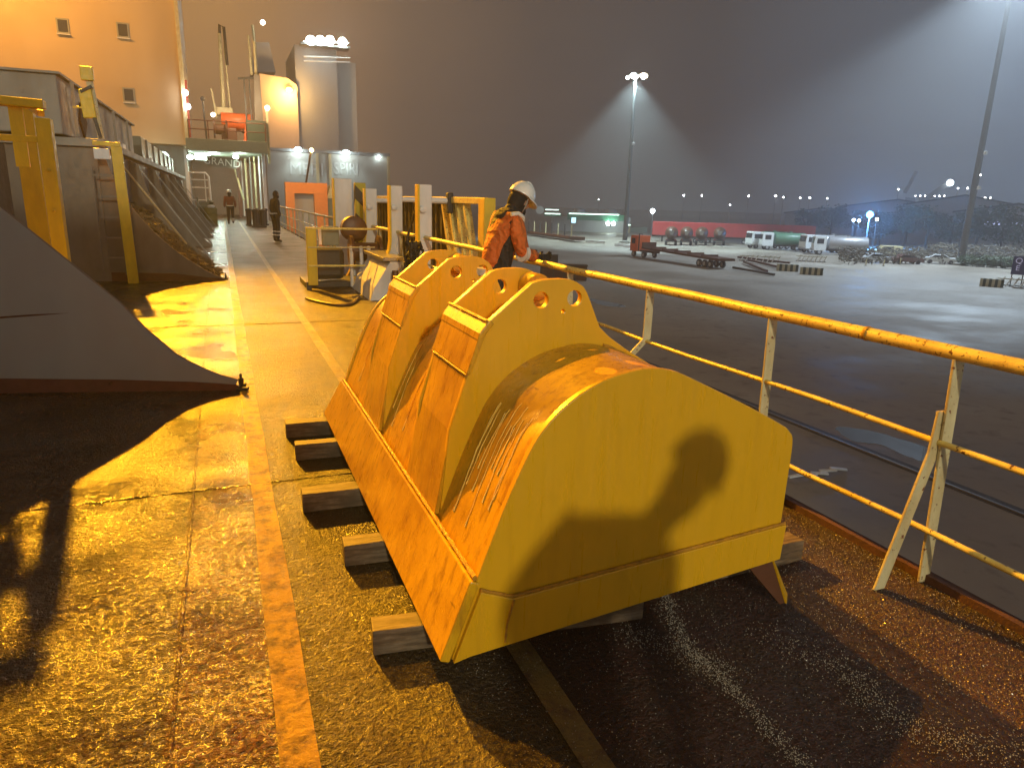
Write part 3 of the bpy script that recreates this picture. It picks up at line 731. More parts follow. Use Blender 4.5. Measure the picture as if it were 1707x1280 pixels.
# ------------------------------------------------------------------ winch corner and stowed gangway on the right
def hazard_mat():
    m, t, b = _nodes('black_yellow_hazard_paint')
    w = t.nodes.new('ShaderNodeTexWave'); w.wave_type = 'BANDS'; w.bands_direction = 'DIAGONAL'; w.inputs['Scale'].default_value = 1.1
    t.links.new(_mapped(t, (1, 1, 1)), w.inputs['Vector'])
    t.links.new(_ramp(t, w.outputs['Fac'], [(.48, (.012, .012, .01)), (.52, (.42, .36, .02))]), b.inputs['Base Color']); b.inputs['Roughness'].default_value = .5
    return m
M['hazard'] = hazard_mat()
def davit(px, top, y, label, kink, w=.20, arm=True):
    t = thing('davit_post', label, 'davit post', (2.7, y, 0), 0, 'white gangway davits')
    x0 = ony(px, 330, y).x; zt = ony(px, top, y).z
    b = MB(); d = .10
    P = [(x0 - kink, 0.002), (x0 - .02, .75), (x0, .9), (x0, zt)]
    b.prism([(p[0] - w / 2, p[1]) for p in P] + [(p[0] + w / 2, p[1]) for p in P[::-1]], 'y', y - d / 2, y + d / 2)
    b.build('post', M['white'], t, None, .01)
    MB().prism([(P[0][0] - w / 2 - .03, 0), (P[1][0] - w / 2 - .03, .75), (P[2][0] - w / 2 - .03, .9), (x0 - w / 2 - .03, zt), (x0 - w / 2 - .001, zt), (P[2][0] - w / 2 - .001, .9), (P[1][0] - w / 2 - .001, .75), (P[0][0] - w / 2 - .001, 0)], 'y', y - .09, y + .09).build('flange', M['yellow'], t, None, .004)
    if arm:
        MB().tube([(x0, y, zt - .22), (x0 + .34, y, zt - .22)], .045, 10).build('arm', M['white'], t, 60)
        MB().box((x0 + .38, y, zt - .25), (.09, .12, .30)).build('pad', M['dark'], t, None, .02)
        MB().lathe([(.05, 0), (.05, .05), (.02, .06)], (x0 - .05, y - .06, zt - .35), (0, -1, 0), 10).build('lamp_boss', M['white'], t, 50)
    return t
davit(708, 308, 10.3, 'nearest white davit post, right beside the yellow gangway end', .02, .19)
davit(660, 310, 12.1, 'middle white davit post with a kinked foot', .36, .20)
davit(618, 315, 14.3, 'white davit post with a kinked foot next to the hazard striped post', .42, .22)
davit(572, 298, 15.3, 'widest white davit post at the far end, left of the hazard striped post', .0, .36, False)
hz = thing('hazard_post', 'black and yellow striped post between the white davits', 'post', (2.55, 15.5, 0))
MB().box((ony(600, 330, 15.5).x, 15.5, .95), (.23, .16, 1.9)).build('post', M['hazard'], hz, None, .01)
gw = thing('stowed_gangway', 'yellow gangway with a dark ribbed bed stowed on edge outside the railing', 'gangway', (3.3, 12, 0))
GX = 3.22
gy0, gy1 = 9.0, 16.4
M['gang_dark'] = paint('dark_olive_gangway', (.09, .065, .02), (.04, .03, .015), .5, .6, 5, .2, (1, 1, .3))
for z, nm in ((1.60, 'top_chord'), (.38, 'bottom_chord')):
    MB().box((GX, (gy0 + gy1) / 2, z), (.14, gy1 - gy0, .09)).build(nm, M['rail'], gw, None, .01)
MB().box((GX + .10, (gy0 + 1.2 + gy1) / 2, .98), (.04, gy1 - gy0 - 1.2, 1.14)).build('bed', M['gang_dark'], gw)
for k in range(19):
    y = gy0 + 1.5 + k * .305
    MB().box((GX + .055, y, .98), (.05, .06, 1.12)).build('bed_rib', M['gang_dark'], gw)
for k in range(4):
    y = gy0 + .18 + k * .36
    MB().bar((GX, y + .55, 1.55), (GX, y - .02, .42), .10, .08).build('diagonal_slat', M['rail'], gw, None, .006)
MB().box((GX, gy0 - .12, 1.0), (.16, .24, 1.28)).build('end_plate', M['yellow'], gw, None, .01)
MB().box((GX, gy1 + .08, 1.0), (.16, .14, 1.28)).build('end_plate', M['yellow'], gw, None, .01)
for y in (9.4, 12.4, 15.8): MB().box((GX - .12, y, .17), (.3, .08, .33)).build('support', M['white'], gw)
wn = thing('gangway_winch', 'dark brown winch with drum and grey green control box inside a yellow guard frame', 'winch', (1.9, 13.6, 0))
MB().box((1.95, 13.6, .05), (1.3, 1.0, .10)).build('base_plate', M['dark'], wn, None, .01)
MB().box((1.72, 13.35, .42), (.58, .55, .56)).build('motor_housing', M['dark'], wn, None, .09)
MB().box((1.76, 13.02, .92), (.30, .10, .34)).build('control_box', M['green_grey'], wn, None, .02)
MB().box((1.58, 13.0, .92), (.05, .04, .30)).build('gauge_tube', M['white'], wn, None, .01)
MB().lathe([(.30, 0), (.30, .05), (.17, .06), (.17, .50), (.30, .51), (.30, .56)], (2.15, 13.35, .62), (1, 0, 0), 24).build('drum', M['brown'], wn, 40)
MB().lathe([(.06, -.1), (.06, .0), (.24, .02), (.24, .26), (.18, .30)], (2.30, 13.9, 1.02), (0, -1, 0), 20).build('brake_wheel', M['brown'], wn, 40)
for x in (2.12, 2.3, 2.44): MB().tube([(x, 13.0, .02), (x, 13.0, .55), (x + .02, 13.15, .72)], .035, 8).build('pipe', M['white'], wn, 60)
for z in (.42, 1.06):
    MB().tube([(1.34, 12.75, z), (2.55, 12.75, z)], .018, 8).build('frame_bar', M['rail'], wn, 60)
MB().box((1.40, 12.78, .58), (.17, .07, 1.0)).build('frame_post', M['yellow'], wn, None, .01)
MB().box((1.33, 12.80, .07), (.08, .08, .14)).build('frame_foot', M['dark'], wn)
MB().tube([(1.34, 12.75, .74), (2.5, 12.75, .74)], .012, 8).build('frame_bar', M['stan'], wn, 60)
wb = thing('white_winch_base', 'white sloping winch pedestal between the davit posts', 'pedestal', (2.35, 11.8, 0))
MB().prism([(2.1, 0), (2.62, 0), (2.62, .62), (2.44, .62), (2.18, .22)], 'y', 11.2, 12.9).build('plate', M['white'], wb, None, .01)
MB().box((2.5, 12.05, .655), (.36, 1.7, .06)).build('top_plate', M['steel'], wb, None, .01)
MB().bar((2.30, 11.16, .02), (2.52, 11.16, .30), .05, .04).build('brace', M['white'], wb)
MB().lathe([(.05, 0), (.09, .05), (.10, .16), (.06, .24), (.05, .42), (.045, .42)], (2.47, 11.0, .08), (0, 0, 1), 12).build('valve', M['brown'], wb, 50)
cg = MB(); r = random.Random(8)
for i in range(14):
    P = [(2.57 + .02 * i % .12 - .1 + r.uniform(-.06, .06), 9.95 + r.uniform(-.06, .1), 1.02 - r.uniform(0, .05))]
    for k in range(1, 9): P.append((P[0][0] + r.uniform(-.05, .05), P[0][1] + r.uniform(-.05, .05), 1.0 - k * r.uniform(.05, .075)))
    cg.tube(P, .024, 6)
tag(cg.build('black_cable_bundle', M['black'], None, 60), 'bundle of black cables hung over the yellow rail in front of the stowed gangway', 'cable bundle')
tag(MB().tube([(2.66, 10.9, .0), (2.62, 10.92, .6), (2.66, 10.95, 1.02), (2.78, 10.9, 1.45), (2.9, 10.9, 1.7)], .02, 8).build('cable', M['black'], None, 60), 'single black cable rising from the rail to the gangway top', 'cable')
hs = MB().tube([(1.15 + .9 * u + .03 * math.sin(5 * u), 11.55 - .95 * math.sin(math.pi * u) ** .8 + .2 * u, .022) for u in [i / 24 for i in range(25)]], .02, 8)
tag(hs.build('rubber_hose', M['brown'], None, 60), 'thin dark hose lying in an arc on the wet deck before the winch', 'hose')

# ------------------------------------------------------------------ accommodation block ahead with the covered passage
sb = thing('accommodation_block', 'tall orange lit ship superstructure ahead with a covered passage under its boat deck', 'superstructure', (-3, 50, 0))
TY = 48.0
MB().prism([(-17, TY), (-1.72, TY), (-1.72, 62), (-17, 62)], 'z', 4.35, 26).build('tower_wall', M['cream'], sb)
MB().box((-1.62, TY - .1, 15.2), (.22, .3, 21.4)).build('corner_pipe', M['stan'], sb, None, .03)
MB().box((-1.46, TY + .3, 6.4), (.12, .12, 3.2)).build('red_pipe', flat('red_pipe_paint', (.45, .07, .04)), sb)
M['pane'] = flat('dark_glass', (.03, .03, .035), .12)
for px, py in ((215, 160), (205, 52), (105, 45)):
    p = ony(px, py, TY); w = MB()
    f = MB().box((p.x, TY - .03, p.z), (.62, .06, .85)).build('window', M['grey'], sb, None, .06)
    MB().box((p.x, TY - .055, p.z + .03), (.46, .04, .62)).build('pane', M['pane'], f, None, .05)
    MB().box((p.x, TY - .11, p.z - .40), (.66, .16, .05)).build('sill', M['white'], f)
MB().prism([(-1.70, TY - .6), (2.86, TY - .6), (2.86, 62), (-1.70, 62)], 'z', 4.05, 4.72).build('boat_deck', M['green_grey'], sb, None, .02)
MB().prism([(-17, TY + 1.5), (-1.9, TY + 1.5), (-1.9, 62), (-17, 62)], 'z', 0, 4.34).build('lower_wall', M['hatch'], sb)
MB().box((-1.83, TY + .8, 2.1), (.16, .16, 4.1)).build('pillar', M['white'], sb)
MB().prism([(-1.9, 61), (2.9, 61), (2.9, 61.4), (-1.9, 61.4)], 'z', 0, 4.04).build('end_bulkhead', flat('brown_bulkhead', (.24, .16, .12)), sb)
for k, (x, y, w, mm) in enumerate([(1.25, 56, .20, 'oxide'), (1.55, 57.5, .10, 'white'), (1.75, 55, .13, 'stan'), (2.0, 53.5, .10, 'hatch'), (2.2, 51.5, .12, 'stan'), (2.45, 50.5, .10, 'white'), (2.62, 48.4, .20, 'white')]):
    MB().box((x, y, 2.02), (w, w, 4.04)).build('pillar', M[mm], sb, None, .02)
MB().bar((1.0, 56.5, 3.6), (1.5, 55.0, 1.2), .12, .1).build('brace', M['stan'], sb)
M['cool_lamp'] = emit('cool_passage_lamp', (.78, 1.0, .86), 14)
M['warm_lamp'] = emit('warm_deck_lamp', (1, .86, .6), 12)
for px, py, rr in ((317, 262, .20), (345, 257, .20), (393, 262, .18), (400, 254, .19)):
    p = ony(px, py, 50.5); MB().ball((p.x, 50.5, p.z), (rr, rr, rr * .8)).build('ceiling_lamp', M['cool_lamp'], sb, 60)
p = ony(337, 263, 52); MB().box((p.x, 52, p.z), (.85, .3, .28)).build('ceiling_lamp', M['cool_lamp'], sb, None, .03)
p = ony(271, 263, 46.6); MB().lathe([(.20, 0), (.32, .1), (.32, .16), (.02, .2)], (p.x, 46.6, p.z), (.3, -1, 0), 18).build('wall_lamp', M['cool_lamp'], sb, 40)
lamp('passage_lamp', 'POINT', (-.3, 52, 3.3), 420, (.78, 1, .84), None, .25)
lamp('boat_deck_lamp', 'POINT', (1.6, 47.2, 7.2), 700, (1, .72, .42), None, .2)
lamp('passage_lamp', 'POINT', (1.3, 49.6, 3.3), 260, (.78, 1, .84), None, .25)
for px, py in ((309, 155), (313, 178)):
    p = ony(px, py, TY - .5); MB().ball((p.x, TY - .5, p.z), .16).build('corner_lamp', emit('white_corner_lamp', (.9, .95, 1), 25), sb, 60)
for x0, x1, y in ((-1.5, 2.8, TY - .5),):
    for z in (5.25, 5.75): MB().tube([(x0, y, z), (x1, y, z)], .03, 6).build('boat_deck_rail', M['oxide'], sb)
    for k in range(5): MB().tube([(x0 + k * 1.07, y, 4.7), (x0 + k * 1.07, y, 5.78)], .03, 6).build('rail_post', M['oxide'], sb)
MB().tube([(-.55, TY, 4.7), (-.6, TY, 6.9)], .06, 8).ball((-.6, TY, 7.0), .14).build('deck_lamp_post', M['dark'], sb, 60)
fr = thing('white_stair_frame', 'white tubular stair frame at the mouth of the covered passage', 'stair frame', (-1.2, 46.5, 0))
MB().tube([(-1.62, 46.5, .1), (-1.62, 46.5, 2.75), (-.75, 46.5, 2.75), (-.6, 46.5, 2.55), (-.55, 46.5, .1)], .06, 8).build('frame', M['white'], fr, 60)
for z in (1.2, 1.9, 2.35): MB().tube([(-1.62, 46.5, z), (-.58, 46.5, z)], .035, 8).build('rung', M['white'], fr, 60)
MB().tube([(-.82, 46.5, .1), (-.82, 46.5, 2.7)], .03, 8).build('upright', M['white'], fr, 60)
# small sign board in the passage
M['letter'] = flat('white_lettering', (.85, .85, .82), .5)
sg = thing('passage_sign', 'small board with slanting white capital letters hung in the passage mouth', 'sign', (0, 49.5, 0))
p = ony(370, 271, 49.5)
MB().box((p.x, 49.56, p.z), (1.75, .05, .62), (0, R(4), 0)).build('board', M['grey_dirty'], sg)
me = text_mesh('GRAND', .62, .015); me.transform(Matrix.Translation((p.x, 49.51, p.z)) @ Matrix.Rotation(R(5), 4, 'Y') @ Matrix.Rotation(R(90), 4, 'X'))
link('lettering', me, M['letter'], sg)
# clutter at the passage mouth
gm = thing('mooring_winch', 'dark green mooring winch with a pale drum end left of the passage', 'winch', (-.95, 42, 0))
MB().box((-1.0, 42, .45), (1.0, .9, .8)).build('body', flat('dark_green_winch', (.04, .075, .045)), gm, None, .06)
MB().lathe([(.42, 0), (.42, .08), (.22, .1), (.22, .5), (.42, .52), (.42, .6)], (-1.2, 41.5, .95), (1, 0, 0), 18).build('drum', M['green_grey'], gm, 40)
MB().box((-.55, 41.6, 1.05), (.3, .3, .35), (.3, .2, 0)).build('gear_cover', flat('dark_green_winch2', (.035, .065, .04)), gm, None, .04)
db = thing('drum_barrel', 'squat olive drum standing on deck by the mooring winch', 'drum', (-.55, 40, 0))
MB().lathe([(.30, 0), (.31, .02), (.31, .28), (.325, .30), (.31, .32), (.31, .60), (.325, .62), (.31, .64), (.31, .86), (.29, .88), (.26, .87)], (-.55, 40, .0), (0, 0, 1), 20).build('barrel', flat('olive_drum', (.20, .18, .06)), db, 40)
MB().ball((-.5, 39.9, .95), (.18, .18, .09)).build('cloth', M['white'], db, 60)
for k, (x, y) in enumerate(((1.45, 40), (1.7, 38.5), (1.95, 41))):
    t = thing('mooring_bitt', ['dark bitt right of the passage mouth, nearest the lane', 'middle dark bitt right of the passage mouth', 'dark bitt right of the passage mouth, nearest the railing'][k], 'bitt', (x, y, 0), 0, 'bitts right of the passage')
    for s in (-.18, .18): MB().lathe([(.12, 0), (.12, .75), (.16, .78), (.16, .86), (.1, .9)], (x + s, y, 0), (0, 0, 1), 14).build('bollard', M['dark'], t, 40)
    MB().box((x, y, .04), (.7, .36, .08)).build('base', M['dark'], t)
# rescue boat and its davit on the boat deck
rb = thing('rescue_boat', 'bright orange rescue boat on a cradle on the boat deck', 'rescue boat', (1.2, 51, 5.2))
M['orange_boat'] = flat('orange_boat_gelcoat', (.85, .16, .05), .35)
ob = MB()
sec = []
for i in range(9):
    u = i / 8; w = .75 * math.sin(math.pi * (.12 + .80 * u)) ** .6; h = .62
    sec.append([(0.35 + 1.9 * u, 51 + w * math.cos(a), 6.15 + h * math.sin(a) * (1.0 if math.sin(a) < 0 else .75)) for a in [2 * math.pi * k / 14 for k in range(14)]])
vs = [p for s_ in sec for p in s_]; fs = []
for i in range(8):
    for k in range(14): fs.append([i * 14 + k, i * 14 + (k + 1) % 14, i * 14 + 14 + (k + 1) % 14, i * 14 + 14 + k])
fs += [list(range(14))[::-1], [8 * 14 + k for k in range(14)]]
ob.add(vs, fs).build('hull', M['orange_boat'], rb, 50)
MB().box((1.85, 50.5, 5.25), (.42, .5, 1.1), (0, R(8), 0)).build('cradle', M['orange_boat'], rb, None, .03)
MB().box((2.0, 51, 5.55), (.9, .9, .2)).build('keel_block', M['oxide'], rb)
mg = thing('deck_machinery', 'dark winch machinery on the boat deck left of the orange boat', 'machinery', (.2, 50, 4.72))
MB().lathe([(.55, 0), (.55, .1), (.3, .12), (.3, .7), (.55, .72), (.55, .8)], (-.15, 49.4, 5.45), (1, 0, 0), 18).build('drum', M['brown'], mg, 40)
MB().box((.75, 49.6, 5.15), (.9, .8, .8)).build('gearbox', M['brown'], mg, None, .05)
MB().ball((-.1, 49.1, 6.25), .13).build('lamp', M['warm_lamp'], mg, 60)
dv = thing('boat_davit', 'slim cream twin davit mast above the orange rescue boat', 'davit', (.8, 51.5, 4.72))
MB().tube([(.55, 51.4, 6.4), (.62, 51.4, 11.3)], [.14, .10], 8).build('mast', M['stan'], dv, 60)
MB().tube([(.95, 51.5, 6.4), (.85, 51.5, 10.6)], [.07, .05], 8).build('mast', M['stan'], dv, 60)
MB().tube([(.62, 51.4, 11.2), (.66, 51.4, 11.8), (.9, 51.4, 11.7), (.95, 51.4, 9.5)], .09, 8).build('hook_head', M['dark'], dv, 60)
MB().bar((.1, 51.2, 6.3), (-.1, 51.2, 8.0), .14, .1).build('arm', M['stan'], dv)
MB().box((.6, 51.4, 6.7), (1.0, .5, .5)).build('foot', M['stan'], dv, None, .05)
gt = thing('deck_locker', 'dark green locker and dark pillar at the boat deck end', 'locker', (2.4, 50, 4.72))
MB().box((2.35, 49.6, 5.4), (1.15, .9, 1.35)).build('locker', flat('dark_green_locker', (.035, .06, .04)), gt, None, .04)
MB().prism([(2.35, 6.1), (2.85, 6.1), (2.80, 8.9), (2.45, 8.9)], 'y', 50.1, 50.5).build('pillar', M['grey_dirty'], gt)
MB().bar((1.5, 50.2, 8.6), (2.5, 50.2, 8.7), .15, .12).bar((1.85, 50.2, 8.6), (1.85, 50.2, 5.5), .1, .1).bar((2.15, 50.2, 8.6), (2.15, 50.2, 5.5), .08, .08).build('gantry', M['dark'], gt)
MB().tube([(2.35, 50.6, 8.9), (2.3, 50.6, 11.2)], .08, 8).tube([(2.62, 50.6, 8.9), (2.62, 50.6, 10.9)], .10, 8).build('vent_pipe', M['stan'], gt, 60)
MB().box((3.05, 49.6, 5.2), (.16, .16, 3.3)).build('edge_post', M['stan'], gt)
MB().ball((3.1, 49.4, 6.9), .15).build('lamp', M['warm_lamp'], gt, 60)

# ------------------------------------------------------------------ people
M['skin'] = flat('skin', (.42, .24, .16), .5, 0, 20, .1)
def cloth_mat(name, col, dirt):
    m, t, b = _nodes(name); o = _mapped(t, (1, 1, 1))
    f = _ramp(t, _noise(t, _mapped(t, (1, 1, .5)), 7, 6), [(.42, (0, 0, 0)), (.70, g3(.6))])
    t.links.new(_mix(t, f, tuple(col), tuple(dirt)), b.inputs['Base Color']); b.inputs['Roughness'].default_value = .8
    w = t.nodes.new('ShaderNodeTexWave'); w.inputs['Scale'].default_value = 5; w.inputs['Distortion'].default_value = 9; w.inputs['Detail'].default_value = 3
    t.links.new(_mapped(t, (1, 1, 1.6)), w.inputs['Vector'])
    _bump(t, b, w.outputs['Fac'], .55, .03)
    return m
M['orange'] = cloth_mat('orange_work_jacket', (.62, .15, .025), (.28, .07, .015))
M['navy'] = cloth_mat('black_work_cloth', (.016, .016, .018), (.03, .027, .022))
M['reflect'] = flat('reflective_band', (.70, .68, .60), .35)
M['helmet'] = paint('white_helmet_shell', (.78, .80, .76), (.5, .48, .40), .2, .22, 6, 0)
M['brown_cloth'] = flat('brown_red_jacket', (.20, .055, .03), .8)
M['knit'] = flat('black_balaclava', (.013, .013, .014), .85)
def hand_chains(wr, d, side, curl, r=.009):
    """palm and five fingers growing from a wrist; d = pointing direction, side = thumb side"""
    d = Vector(d).normalized(); s = Vector(side); s = (s - d * s.dot(d)).normalized(); n = d.cross(s)
    w = Vector(wr); pc = w + d * .055; ch = []
    ch.append([(*w, .030), (*pc, (.040, .022) if False else .034)])
    for k, (off, L) in enumerate(((.030, .075), (.010, .085), (-.011, .078), (-.031, .060))):
        p = pc + s * off + d * .030; P = [(*pc, .034), (*p, r + .003)]
        a = 0; q = p.copy()
        for j, f in enumerate((.45, .32, .23)):
            a += curl * (1 + .08 * k)
            q = q + (d * math.cos(a) + n * math.sin(a)) * (L * f); P.append((*q, r - .001 * j))
        ch.append(P)
    p = pc + s * .040 - d * .012; q = p + (s * .7 + d * .7).normalized() * .034; q2 = q + (s * .25 + d * .9 + n * .35).normalized() * .030
    ch.append([(*pc, .034), (*p, r + .004), (*q, r + .002), (*q2, r)])
    return ch
def person(loc, rz, label, pose, cloth, group=None, detail=True):
    t = thing('person', label, 'person', loc, rz, group)
    P = {k: Vector(v) for k, v in pose.items() if not isinstance(v, (int, float))}
    sc_ = lambda p, r: (p.x, p.y, p.z, r)
    spine = [sc_(P['pelvis'], .125), sc_(P['pelvis'].lerp(P['chest'], .5), .120), sc_(P['chest'], .145), sc_(P['neck'], .062), sc_(P['head'], .085), sc_(P['crown'], .075)]
    body = [spine]
    for s in 'rl':
        body.append([spine[0], sc_(P['hip_' + s], .092), sc_(P['knee_' + s], .062), sc_(P['ankle_' + s], .043), sc_(P['toe_' + s], .038)])
        body.append([spine[2], sc_(P['sho_' + s], .062), sc_(P['elb_' + s], .045), sc_(P['wri_' + s], .030)])
    link('body', skin_mesh(body), cloth.get('body', M['navy']), t, 60, 0, False)
    jac = [[sc_(P['pelvis'] + Vector((0, 0, -.06)), .165), sc_(P['pelvis'].lerp(P['chest'], .45), .160), sc_(P['chest'], .178), sc_(P['neck'] - (P['neck'] - P['chest']) * .18, .088)]]
    for s in 'rl':
        w_ = P['wri_' + s]; e_ = P['elb_' + s]
        jac.append([jac[0][2], sc_(P['sho_' + s], .088), sc_(e_, .072), sc_(e_.lerp(w_, .86), .056)])
    link('jacket', skin_mesh(jac), cloth['jacket'], t, 60, 0, False)
    tr = [[sc_(P['pelvis'] + Vector((0, 0, .02)), .135)]]
    ch = []
    for s in 'rl': ch.append([tr[0][0], sc_(P['hip_' + s], .112), sc_(P['knee_' + s], .084), sc_(P['ankle_' + s] + Vector((0, 0, .03)), .068)])
    link('trousers', skin_mesh(ch), cloth['trousers'], t, 60, 0, False)
    for s in 'rl':
        a, q = P['ankle_' + s], P['toe_' + s]
        link('boot', skin_mesh([[sc_(a + Vector((0, 0, .10)), .058), sc_(a, .056), sc_((a + q) / 2 + Vector((0, 0, -.01)), .050), sc_(q, .044)]]), M['black'], t, 60, 0, False)
    if detail:
        for s in 'rl':
            dv_ = pose.get('hdir_' + s, (P['wri_' + s] - P['elb_' + s])); sd = Vector(pose.get('hside_' + s, (0, 0, 1)))
            link('glove', skin_mesh(hand_chains(P['wri_' + s], dv_, sd, pose.get('curl_' + s, .5), .011)), cloth.get('glove', M['navy']), t, 60, 0, False)
    # head: covered by a balaclava or hair, with a face
    up = (P['crown'] - P['head']).normalized(); f = Vector(pose.get('face', (1, 0, 0))); f = (f - up * f.dot(up)).normalized(); sd = up.cross(f)
    H = Matrix((f, sd, up)).transposed().to_4x4(); H.translation = P['head'] + up * .035
    fb = MB().ball((.012, 0, -.005), (.088, .070, .118), 20, 12)
    fb.ball((.098, 0, -.012), (.020, .015, .026), 10, 6).ball((.02, .074, -.01), (.022, .010, .03), 8, 6).ball((.02, -.074, -.01), (.022, .010, .03), 8, 6)
    fo = fb.xf(H).build('face', M['skin'], t, 60, 0, False)
    for y in (.028, -.028): MB().ball((.086, y, .018), (.010, .012, .008), 8, 6).xf(H).build('eye', M['black'], fo, 60, 0, False)
    MB().ball((.085, 0, -.060), (.012, .024, .007), 8, 6).xf(H).build('mouth', M['brown_cloth'], fo, 60, 0, False)
    if cloth.get('hood', True):
        hb = MB().ball((-.012, 0, -.01), (.098, .088, .128), 20, 12).ball((.03, 0, -.085), (.085, .074, .075), 16, 10)
        hb.xf(H).build('balaclava', M['knit'], t, 60, 0, False)
    else:
        MB().ball((-.016, 0, .03), (.092, .080, .100), 16, 10).xf(H).build('hair', M['knit'], t, 60, 0, False)
    if cloth.get('helmet') is not None:
        hm = MB().lathe([(.128, .0), (.130, .012), (.122, .052), (.104, .092), (.075, .122), (.038, .138), (.001, .142)], (0, 0, .040), (0, 0, 1), 28)
        for k in range(3): hm.tube([(  .085 * math.cos(a), (k - 1) * .032, .042 + .142 * math.sin(a) ** .9) for a in [math.pi * (.12 + .76 * i / 8) for i in range(9)]], .008, 6)
        ho = hm.xf(H).build('helmet', cloth['helmet'], t, 50, 0, False)
        br = []
        for i in range(13):
            a = -math.pi / 2 + math.pi * i / 12; br.append((.120 * math.cos(a), .128 * math.sin(a), .045)); 
        for i in range(13):
            a = math.pi / 2 - math.pi * i / 12; br.append((.02 + .165 * math.cos(a) ** .8 if math.cos(a) > 0 else .02, .138 * math.sin(a), .030 - .012 * math.cos(a)))
        n = len(br); MB().add(br + [(x, y, z + .008) for x, y, z in br], [list(range(n))[::-1], [i + n for i in range(n)]] + [[i, (i + 1) % n, (i + 1) % n + n, i + n] for i in range(n)]).xf(H).build('peak', cloth['helmet'], ho, 50, 0, False)
        MB().tube([(.03, .092, .03), (.045, .085, -.06), (.06, .04, -.135), (.06, -.04, -.135), (.045, -.085, -.06), (.03, -.092, .03)], .006, 6).xf(H).build('chin_strap', M['steel'], ho, 60, 0, False)
    return t
def ring(t, c, axis, r, w, mat, name='reflective_band', ex=1.0):
    b = MB().lathe([(r - .004, -w / 2), (r, -w / 2), (r, w / 2), (r - .004, w / 2)], (0, 0, 0), (0, 0, 1), 24)
    q = Vector(axis).to_track_quat('Z', 'Y').to_matrix().to_4x4()
    M4 = Matrix.Translation(c) @ q @ Matrix.Diagonal((1, ex, 1, 1))
    return b.xf(M4).build(name, mat, t, 60, 0, False)
STAND = dict(pelvis=(0, 0, .95), chest=(.02, 0, 1.31), neck=(.03, 0, 1.50), head=(.06, 0, 1.60), crown=(.07, 0, 1.69),
             hip_r=(0, -.10, .88), knee_r=(.03, -.12, .48), ankle_r=(-.01, -.13, .09), toe_r=(.14, -.15, .045),
             hip_l=(0, .10, .88), knee_l=(.03, .12, .48), ankle_l=(-.01, .13, .09), toe_l=(.14, .15, .045),
             sho_r=(.01, -.20, 1.41), elb_r=(-.02, -.27, 1.13), wri_r=(.06, -.27, .89), sho_l=(.01, .20, 1.41), elb_l=(-.02, .27, 1.13), wri_l=(.06, .27, .89))
# worker at the rail, facing the quay, head bent over his hands on the top rail
wp = dict(STAND); wp.update(pelvis=(.0, 0, .98), chest=(.09, 0, 1.35), neck=(.16, 0, 1.52), head=(.235, 0, 1.585), crown=(.285, 0, 1.670), face=(.80, .0, -.60),
    sho_r=(.10, -.205, 1.44), elb_r=(.13, -.285, 1.15), wri_r=(.365, -.21, 1.105), hdir_r=(1, .25, -.12), hside_r=(0, .8, .6), curl_r=.62,
    sho_l=(.12, .195, 1.44), elb_l=(.22, .27, 1.18), wri_l=(.40, .10, 1.115), hdir_l=(1, -.2, -.1), hside_l=(0, -.8, .6), curl_l=.62)
wk = person((2.34, 6.22, .0), R(8), 'worker in orange and black jacket and white helmet bending over the yellow railing', wp,
            dict(jacket=M['orange'], trousers=M['navy'], helmet=M['helmet'], hood=True))
ring(wk, (0, 0, .955), (0.05, 0, 1), .176, .060, M['reflect'], ex=1.02)
ring(wk, (.145, -.276, 1.148), (.235, .075, -.03), .078, .040, M['reflect'], 'cuff_band')
# black panels of the jacket: side stripe, yoke and collar
link('black_side_panel', skin_mesh([[(.015, -.11, .93, .085), (.05, -.115, 1.15, .083), (.09, -.125, 1.34, .082), (.105, -.14, 1.45, .07)]]), M['navy'], wk, 60, 0, False)
link('black_forearm', skin_mesh([[(.15, -.276, 1.146, .066), (.25, -.245, 1.125, .060), (.345, -.212, 1.107, .050)]]), M['navy'], wk, 60, 0, False)
link('yoke', skin_mesh([[(.09, -.19, 1.455, .085), (.10, 0, 1.46, .112), (.10, .12, 1.44, .085)]]), M['navy'], wk, 60, 0, False)
link('collar', skin_mesh([[(.135, .0, 1.46, .098), (.165, 0, 1.535, .086)]]), M['orange'], wk, 60, 0, False)
MB().tube([(.02, -.255, 1.49), (.09, -.262, 1.50), (.15, -.25, 1.47), (.17, -.21, 1.40)], .020, 8).build('reflective_band', M['reflect'], wk, 60, 0, False)
p1 = person((1.70, 26.2, 0), R(20), 'person in black work clothes with pale trouser bands standing by the far railing', STAND, dict(jacket=M['navy'], trousers=M['navy'], helmet=None, hood=True), None, False)
ring(p1, (0, 0, .98), (0, 0, 1), .182, .05, M['reflect'])
for s in (-.13, .13):
    for z in (.26, .38): ring(p1, (.0, s, z), (0, 0, 1), .082, .035, M['reflect'])
walk = dict(STAND); walk.update(knee_r=(.12, -.11, .52), ankle_r=(.02, -.11, .14), toe_r=(.16, -.12, .06), knee_l=(-.02, .11, .48), ankle_l=(-.16, .11, .10), toe_l=(-.02, .12, .04))
p2 = person((.42, 42.0, 0), R(90), 'person in brown red jacket and white helmet walking away into the passage', walk, dict(jacket=M['brown_cloth'], trousers=M['navy'], helmet=M['helmet'], hood=True), None, False)
ring(p2, (0, 0, .98), (0, 0, 1), .182, .05, M['reflect'])
for s in (-.11, .11): ring(p2, (-.05, s, .25), (0, 0, 1), .085, .16, M['reflect'])
